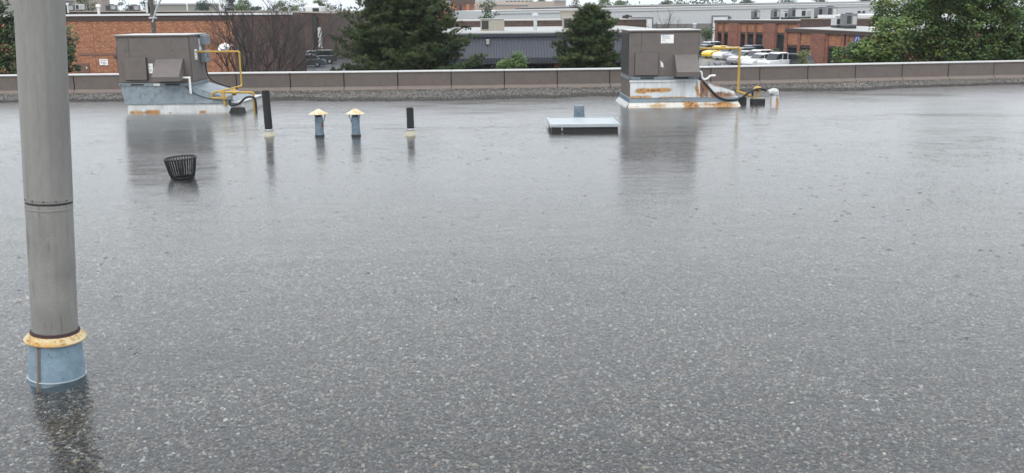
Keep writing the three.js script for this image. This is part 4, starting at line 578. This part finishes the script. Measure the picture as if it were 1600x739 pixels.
function pine(px, D, height, R, seed, label, opt = {}) {
  const p = atD(px, 60, D), o = thing('pine_tree', label, 'tree', [p.x, GY, p.z], 0, 'dark pines'), r = rng(seed), tufts = [], limbs = [], nb = opt.nb ?? 120, Z = opt.size ?? 1;
  part('trunk', limb([[0, 0, 0], [.1, height * .35, .05], [-.08, height * .7, 0], [0, height * .97, 0]], .2, .04), mat.barkDark, o);
  for (let k = 0; k < nb; k++) {
    const t = .08 + .9 * Math.pow((k + r()) / nb, .85), a = k * 2.39996 + r() * .7, prof = Math.pow(1 - t, .62) * (1 - .3 * smooth(.16, 0, t)), len = R * prof * (.62 + .55 * r()) + .25, up = .12 + .35 * t + .25 * (r() - .5), y0 = height * t * .97, pts = [];
    for (let i = 0; i <= 4; i++) { const s = i / 4; pts.push([Math.cos(a) * len * s, y0 + len * (s * up + .22 * s * s - .06 * s), Math.sin(a) * len * s]); }
    limbs.push(limb(pts, .045, .012));
    const nc = Math.max(2, Math.round(len * 2.6 / Z));
    for (let c = 0; c < nc; c++) {
      const s = .3 + .72 * (c + r() * .8) / nc, side = (r() - .5) * .55 * len * s, cx = Math.cos(a) * len * s - Math.sin(a) * side, cz = Math.sin(a) * len * s + Math.cos(a) * side, cy = y0 + len * (s * up + .22 * s * s - .06 * s) + (r() - .3) * .2, rad = (.28 + .2 * r()) * Z, tone = .65 + .8 * r(), warm = r();
      for (let i = 0; i < (opt.tufts ?? 13); i++) { const th = r() * 6.283, q = rad * Math.sqrt(r()); tufts.push([cx + Math.cos(th) * q, cy + (r() - .35) * rad * .75, cz + Math.sin(th) * q, (.15 + .13 * r()) * Z, (r() - .5) * 1.1, r() * 6.28, (r() - .5) * 1.1, [(.034 + .034 * warm) * tone, (.068 + .016 * warm) * tone, (.021 + .002 * warm) * tone]]); }
    }
  }
  part('limbs', limbs, mat.barkDark, o); cloud('crown', tuftGeo, needleMat, tufts, o); return o;
}
function leafy(name, px, D, baseY, topY, lobes, leaf, n, seed, tones, label, group) {   // lobes: [x, y, z, rx, ry, rz] in metres from the base; n leaves in all
  const p = atD(px, 60, D), o = thing(name, label, /shrub|hedge/.test(name) ? 'shrub' : 'tree', [p.x, GY, p.z], 0, group), r = rng(seed), items = [], limbs = [];
  const cy = (baseY + topY) / 2; part('trunk', limb([[0, 0, 0], [.05, baseY * .6 + .1, .03], [0, cy, 0]], Math.max(.03, topY * .024), Math.max(.015, topY * .01)), mat.bark, o);
  let vol = 0; const wts = lobes.map((l) => { const v = l[3] * l[4] + l[4] * l[5] + l[3] * l[5]; vol += v; return v; });
  lobes.forEach((l, li) => {
    const [x, y, z, rx, ry, rz] = l; limbs.push(limb([[0, baseY * .8, 0], [x * .55, (baseY + y) / 2, z * .55], [x, y, z]], topY * .009 + .01, .01));
    const cl = Math.max(3, Math.round(n * wts[li] / vol / 42)); 
    for (let c = 0; c < cl; c++) {
      const th = r() * 6.283, ph = Math.acos(1 - 2 * r()), q = .62 + .42 * r(), ux = Math.sin(ph) * Math.cos(th), uy = Math.cos(ph), uz = Math.sin(ph) * Math.sin(th), kx = x + ux * rx * q, ky = y + uy * ry * q, kz = z + uz * rz * q, rad = leaf * (1.6 + 2.6 * r()), tone = tones[Math.floor(r() * tones.length)], br = .7 + .6 * r();
      for (let i = 0; i < 42; i++) { const a = r() * 6.283, b = Math.acos(1 - 2 * r()), w = rad * Math.cbrt(r()), f = br * (.75 + .5 * r()); items.push([kx + w * Math.sin(b) * Math.cos(a), ky + w * .65 * Math.cos(b), kz + w * Math.sin(b) * Math.sin(a), leaf * (.7 + .6 * r()), (r() - .5) * 1.7 + .3, r() * 6.283, (r() - .5) * 1.2, [tone[0] * f, tone[1] * f, tone[2] * f]]); }
    }
  });
  part('limbs', limbs, mat.bark, o); cloud('crown', leafGeo, leafMat, items, o); return o;
}
const lobesIn = (seed, n, rx, y0, y1, rz, s) => { const r = rng(seed), L = []; for (let k = 0; k < n; k++) { const a = r() * 6.283, q = Math.sqrt(r()), y = y0 + (y1 - y0) * r(), w = 1 - .55 * Math.pow((y - y0) / (y1 - y0), 2); L.push([Math.cos(a) * q * rx * w, y, Math.sin(a) * q * rz * w, s * (.75 + .5 * r()), s * (.6 + .4 * r()), s * (.75 + .5 * r())]); } return L; };
const hAt = (py, D, px = 800) => atD(px, py, D).y - GY;
pine(632, 67, 8.9, 5.4, 17, 'big dark pine rising above the parapet', { nb: 170, tufts: 15, size: 1.35 });
pine(924, 64, 7.0, 2.9, 23, 'smaller dark pine left of the rust streaked unit', { nb: 110, tufts: 16, size: 1.2 });
const green = [[.05, .085, .02], [.065, .10, .024], [.085, .115, .026], [.04, .07, .022]], maple = [[.068, .13, .022], [.095, .155, .025], [.12, .165, .028], [.05, .105, .022]], dark = [[.03, .06, .02], [.04, .075, .024], [.055, .09, .026]], lime = [[.1, .17, .04], [.13, .2, .05], [.08, .15, .04]], blueg = [[.05, .09, .06], [.06, .1, .065], [.045, .08, .05]];
{ // big maple at the right
  const D = 60, L = [], r = rng(61), W = D / F;
  for (const [px, py, rp] of [[1330, 88, 24], [1352, 82, 26], [1375, 70, 28], [1395, 48, 28], [1404, 22, 28], [1420, 78, 34], [1436, 40, 36], [1445, 8, 34], [1470, 62, 38], [1482, 25, 38], [1495, -8, 36], [1515, 75, 40], [1525, 40, 38], [1535, 8, 36], [1560, 70, 36], [1566, 35, 30], [1565, 2, 30], [1590, 82, 34], [1600, 62, 30], [1640, 60, 50], [1650, 20, 55], [1545, -25, 40], [1470, -30, 36], [1400, 92, 30], [1480, 92, 34], [1560, 95, 34]]) { const q = atD(px, py, D), c = atD(1480, 60, D); L.push([q.x - c.x, q.y - GY, (r() - .5) * 3.2, rp * W, rp * W * .85, rp * W]); }
  leafy('maple_tree', 1480, D, 1.2, 7.6, L, .165, 62000, 62, maple, 'large broad green maple behind the parapet, its low branches over the office');
}
{ // tree behind the flue
  const D = 60, L = [], r = rng(71), W = D / F, c = atD(30, 60, D);
  for (const [px, py, rp] of [[-20, 20, 26], [8, 45, 24], [5, 80, 26], [-30, 90, 30], [40, 60, 30], [60, 90, 32], [85, 65, 20], [92, 92, 24], [40, 30, 24], [105, 100, 14], [110, 84, 13], [98, 48, 9], [80, 42, 10], [10, 108, 20], [60, 112, 24], [-40, 50, 30], [0, 5, 14]]) { const q = atD(px, py, D); L.push([q.x - c.x, q.y - GY, (r() - .5) * 1.8, rp * W, rp * W * .85, rp * W]); }
  leafy('leafy_tree', 30, D, 1.0, 5.6, L, .16, 20000, 72, dark.concat(green), 'dark green leafy tree half hidden by the tall grey flue');
}
leafy('young_tree', 806, 64, 1.4, hAt(80, 64), [...[[803, 97, 9], [812, 93, 8], [806, 86, 5], [794, 102, 10], [784, 103, 8], [815, 101, 8], [805, 106, 14]].map(([x, y, q]) => { const a = atD(x, y, 64), c = atD(806, 60, 64); return [a.x - c.x, a.y - GY, 0, q * 64 / F, q * 64 / F, q * 64 / F]; })], .1, 3600, 81, lime, 'small bright green young tree before the ribbed metal cladding');
leafy('small_tree', 1105, 150, 1, hAt(43, 150), lobesIn(85, 6, .9, 1.6, 3.4, .9, .7), .22, 700, 86, green, 'small leafy tree before the pale metal building');
leafy('hedge_shrub', 1218, 127, .3, 1.5, lobesIn(87, 7, 1.4, .4, 1.3, .7, .6), .14, 1500, 88, dark, 'dark round shrub against the brick office');
leafy('hedge_shrub', 1170, 138, .3, 1.2, lobesIn(95, 5, 1.4, .4, .9, .7, .5), .14, 900, 96, green, 'low green shrub behind the dark blue suv');
leafy('yellow_shrub', 1256, 92, .4, hAt(74, 92), lobesIn(89, 8, .45, .6, 2.7, .45, .4), .12, 1500, 90, [[.2, .19, .03], [.15, .17, .03], [.11, .14, .03]], 'yellow green upright shrub right of the black suv');
// trees on the skyline
[[140, -9, 24, 172, green, 'round green tree on the skyline right of the flue'], [203, -10, 30, 176, dark.concat(blueg), 'broad dark tree on the skyline left of the utility pole'], [236, -4, 12, 200, blueg, 'bluish tree behind the utility pole'], [322, -4, 15, 230, blueg, 'bluish tree left of the dark purple skyline tree'], [366, -8, 13, 220, [[.05, .045, .05], [.04, .05, .045]], 'dark purple leaved tree on the skyline'], [384, -8, 15, 215, lime, 'fresh green tree right of the purple one'], [402, -2, 12, 230, blueg, 'bluish skyline tree right of the fresh green tree'], [446, -3, 26, 205, green, 'wide green tree above the dark brick building'], [476, -8, 22, 210, green.concat(lime), 'taller green tree above the roof plant'], [507, -10, 24, 200, green, 'green tree between roof plant and big pine'], [757, -9, 25, 152, dark.concat(blueg), 'dense dark tree right of the tall red brick block'], [846, -7, 15, 330, lime, 'bright green tree right of the distant pale office'], [868, 0, 9, 310, blueg, 'bluish tree by the tan skyline block'], [946, -6, 14, 320, lime, 'bright green tree above the second pine'], [968, 0, 9, 330, lime, 'low bright tree above the gap beside the second pine'], [1036, -2, 15, 340, green, 'green skyline tree above the rust streaked unit'], [1062, 3, 9, 350, blueg, 'low bluish skyline tree above the unit edge'], [1165, -3, 12, 380, blueg, 'bluish skyline tree above the yellow riser'], [1225, -4, 22, 400, blueg, 'wide bluish skyline tree above the office units'], [1280, -6, 16, 400, green, 'green skyline tree above the largest office unit'], [1350, -9, 14, 400, blueg, 'bluish skyline tree left of the maple'], [1592, 0, 30, 100, green.concat(blueg), 'green tree behind the white house front'], [1690, -10, 60, 150, green, 'green tree beyond the maple at the right']].forEach(([px, py, hw, D, tones, label], i) => {
  const W = hw * D / F, top = hAt(py, D, px); leafy('skyline_tree', px, D, Math.max(.6, top * .25), top, lobesIn(300 + i, 12, W * .7, Math.max(1.2, top * .3), top - W * .4, W * .6, W * .45), Math.max(.22, D * .0012), 2600, 400 + i, tones, label, 'trees on the skyline');
});
pine(900, 245, hAt(-6, 245, 900), 2.3, 29, 'distant dark conifer on the skyline', { nb: 60, tufts: 5 });
{ // a far wood that reads as one mass
  const r = rng(444), items = []; for (let k = 0; k < 9000; k++) { const x = (r() * 2 - 1) * 520, D = 520 + 120 * r(), y = 9 * Math.pow(r(), .7) * (.6 + .6 * vnoise(x * .05 + 90, 3, 4096, 5)), f = .7 + .6 * r(); items.push([x, GY + y, -D, 1.1 + r(), r() * 3, r() * 6, r() * 3, [.06 * f, .09 * f, .055 * f]]); }
  const im = cloud('far_woodland', leafGeo, leafMat, items, scene); tag(im, 'far belt of trees along the horizon', 'woodland');
}
// bare trees
function bare(px, D, stems, height, spread, seed, label, depth = 6) {
  const p = atD(px, 60, D), o = thing('bare_tree', label, 'tree', [p.x, GY, p.z], 0, 'bare trees'), r = rng(seed), thick = [], thin = [];
  const grow = (a, dir, len, rad, k) => {
    const b = a.clone().addScaledVector(dir, len); (k < 2 ? thick : thin).push(rod(a.toArray(), b.toArray(), rad, rad * .72, k < 2 ? 7 : 4)); if (k >= depth || rad < .006) return;
    const n = k < 1 ? 2 : r() < .35 ? 3 : 2; for (let i = 0; i < n; i++) { const d = dir.clone().add(V((r() - .5) * 1.15, (r() - .42) * .7, (r() - .5) * .9)).normalize(); grow(b, d, len * (.68 + .25 * r()), rad * (i ? .55 : .72), k + 1); }
    if (r() < .6 && k > 0) { const d = dir.clone().add(V((r() - .5) * 1.6, (r() - .3), (r() - .5) * 1.2)).normalize(); grow(a.clone().lerp(b, .5), d, len * .6, rad * .45, k + 2); }
  };
  for (let s = 0; s < stems; s++) { const t = stems > 1 ? s / (stems - 1) * 2 - 1 : 0, d = V(t * spread + (r() - .5) * .2, 1, (r() - .5) * .4).normalize(); grow(V(t * .35, 0, (r() - .5) * .3), d, height * .27, .085, 0); }
  part('trunk', thick, M(.045, .04, .036, .9), o); part('twigs', thin, M(.05, .042, .04, .9), o); return o;
}
bare(385, 54, 8, 7.0, .62, 131, 'spreading leafless tree of many stems before the warehouse corner', 6);
bare(1030, 96, 3, 5.6, .4, 141, 'leafless twigs showing above the taupe unit with rusty curb', 6);
bare(1112, 66, 4, 3.6, .5, 151, 'low leafless bush before the parked cars', 5);
{ const q = atD(350, 74, 53.4), o = thing('plastic_bag', 'white plastic bag caught in the leafless tree', 'bag', q.toArray()); const g = new THREE.IcosahedronGeometry(.22, 3), p = g.attributes.position; for (let i = 0; i < p.count; i++) { const x = p.getX(i), y = p.getY(i), z = p.getZ(i), k = .55 + 1.0 * vnoise(x * 9 + 9, y * 9 + z * 7 + 9, 4096, 4); p.setXYZ(i, x * k * 1.5, y * k * .9, z * k); } g.computeVertexNormals(); part('bag', g, M(.8, .8, .8, .4), o); part('handle', tube([[.2, .05, 0], [.42, .12, .05], [.5, .02, .02]], .03), M(.8, .8, .8, .4), o); }
// thin rain haze
scene.fog = new THREE.FogExp2(0xe6ecf0, .00018);
renderer.render(scene, camera);
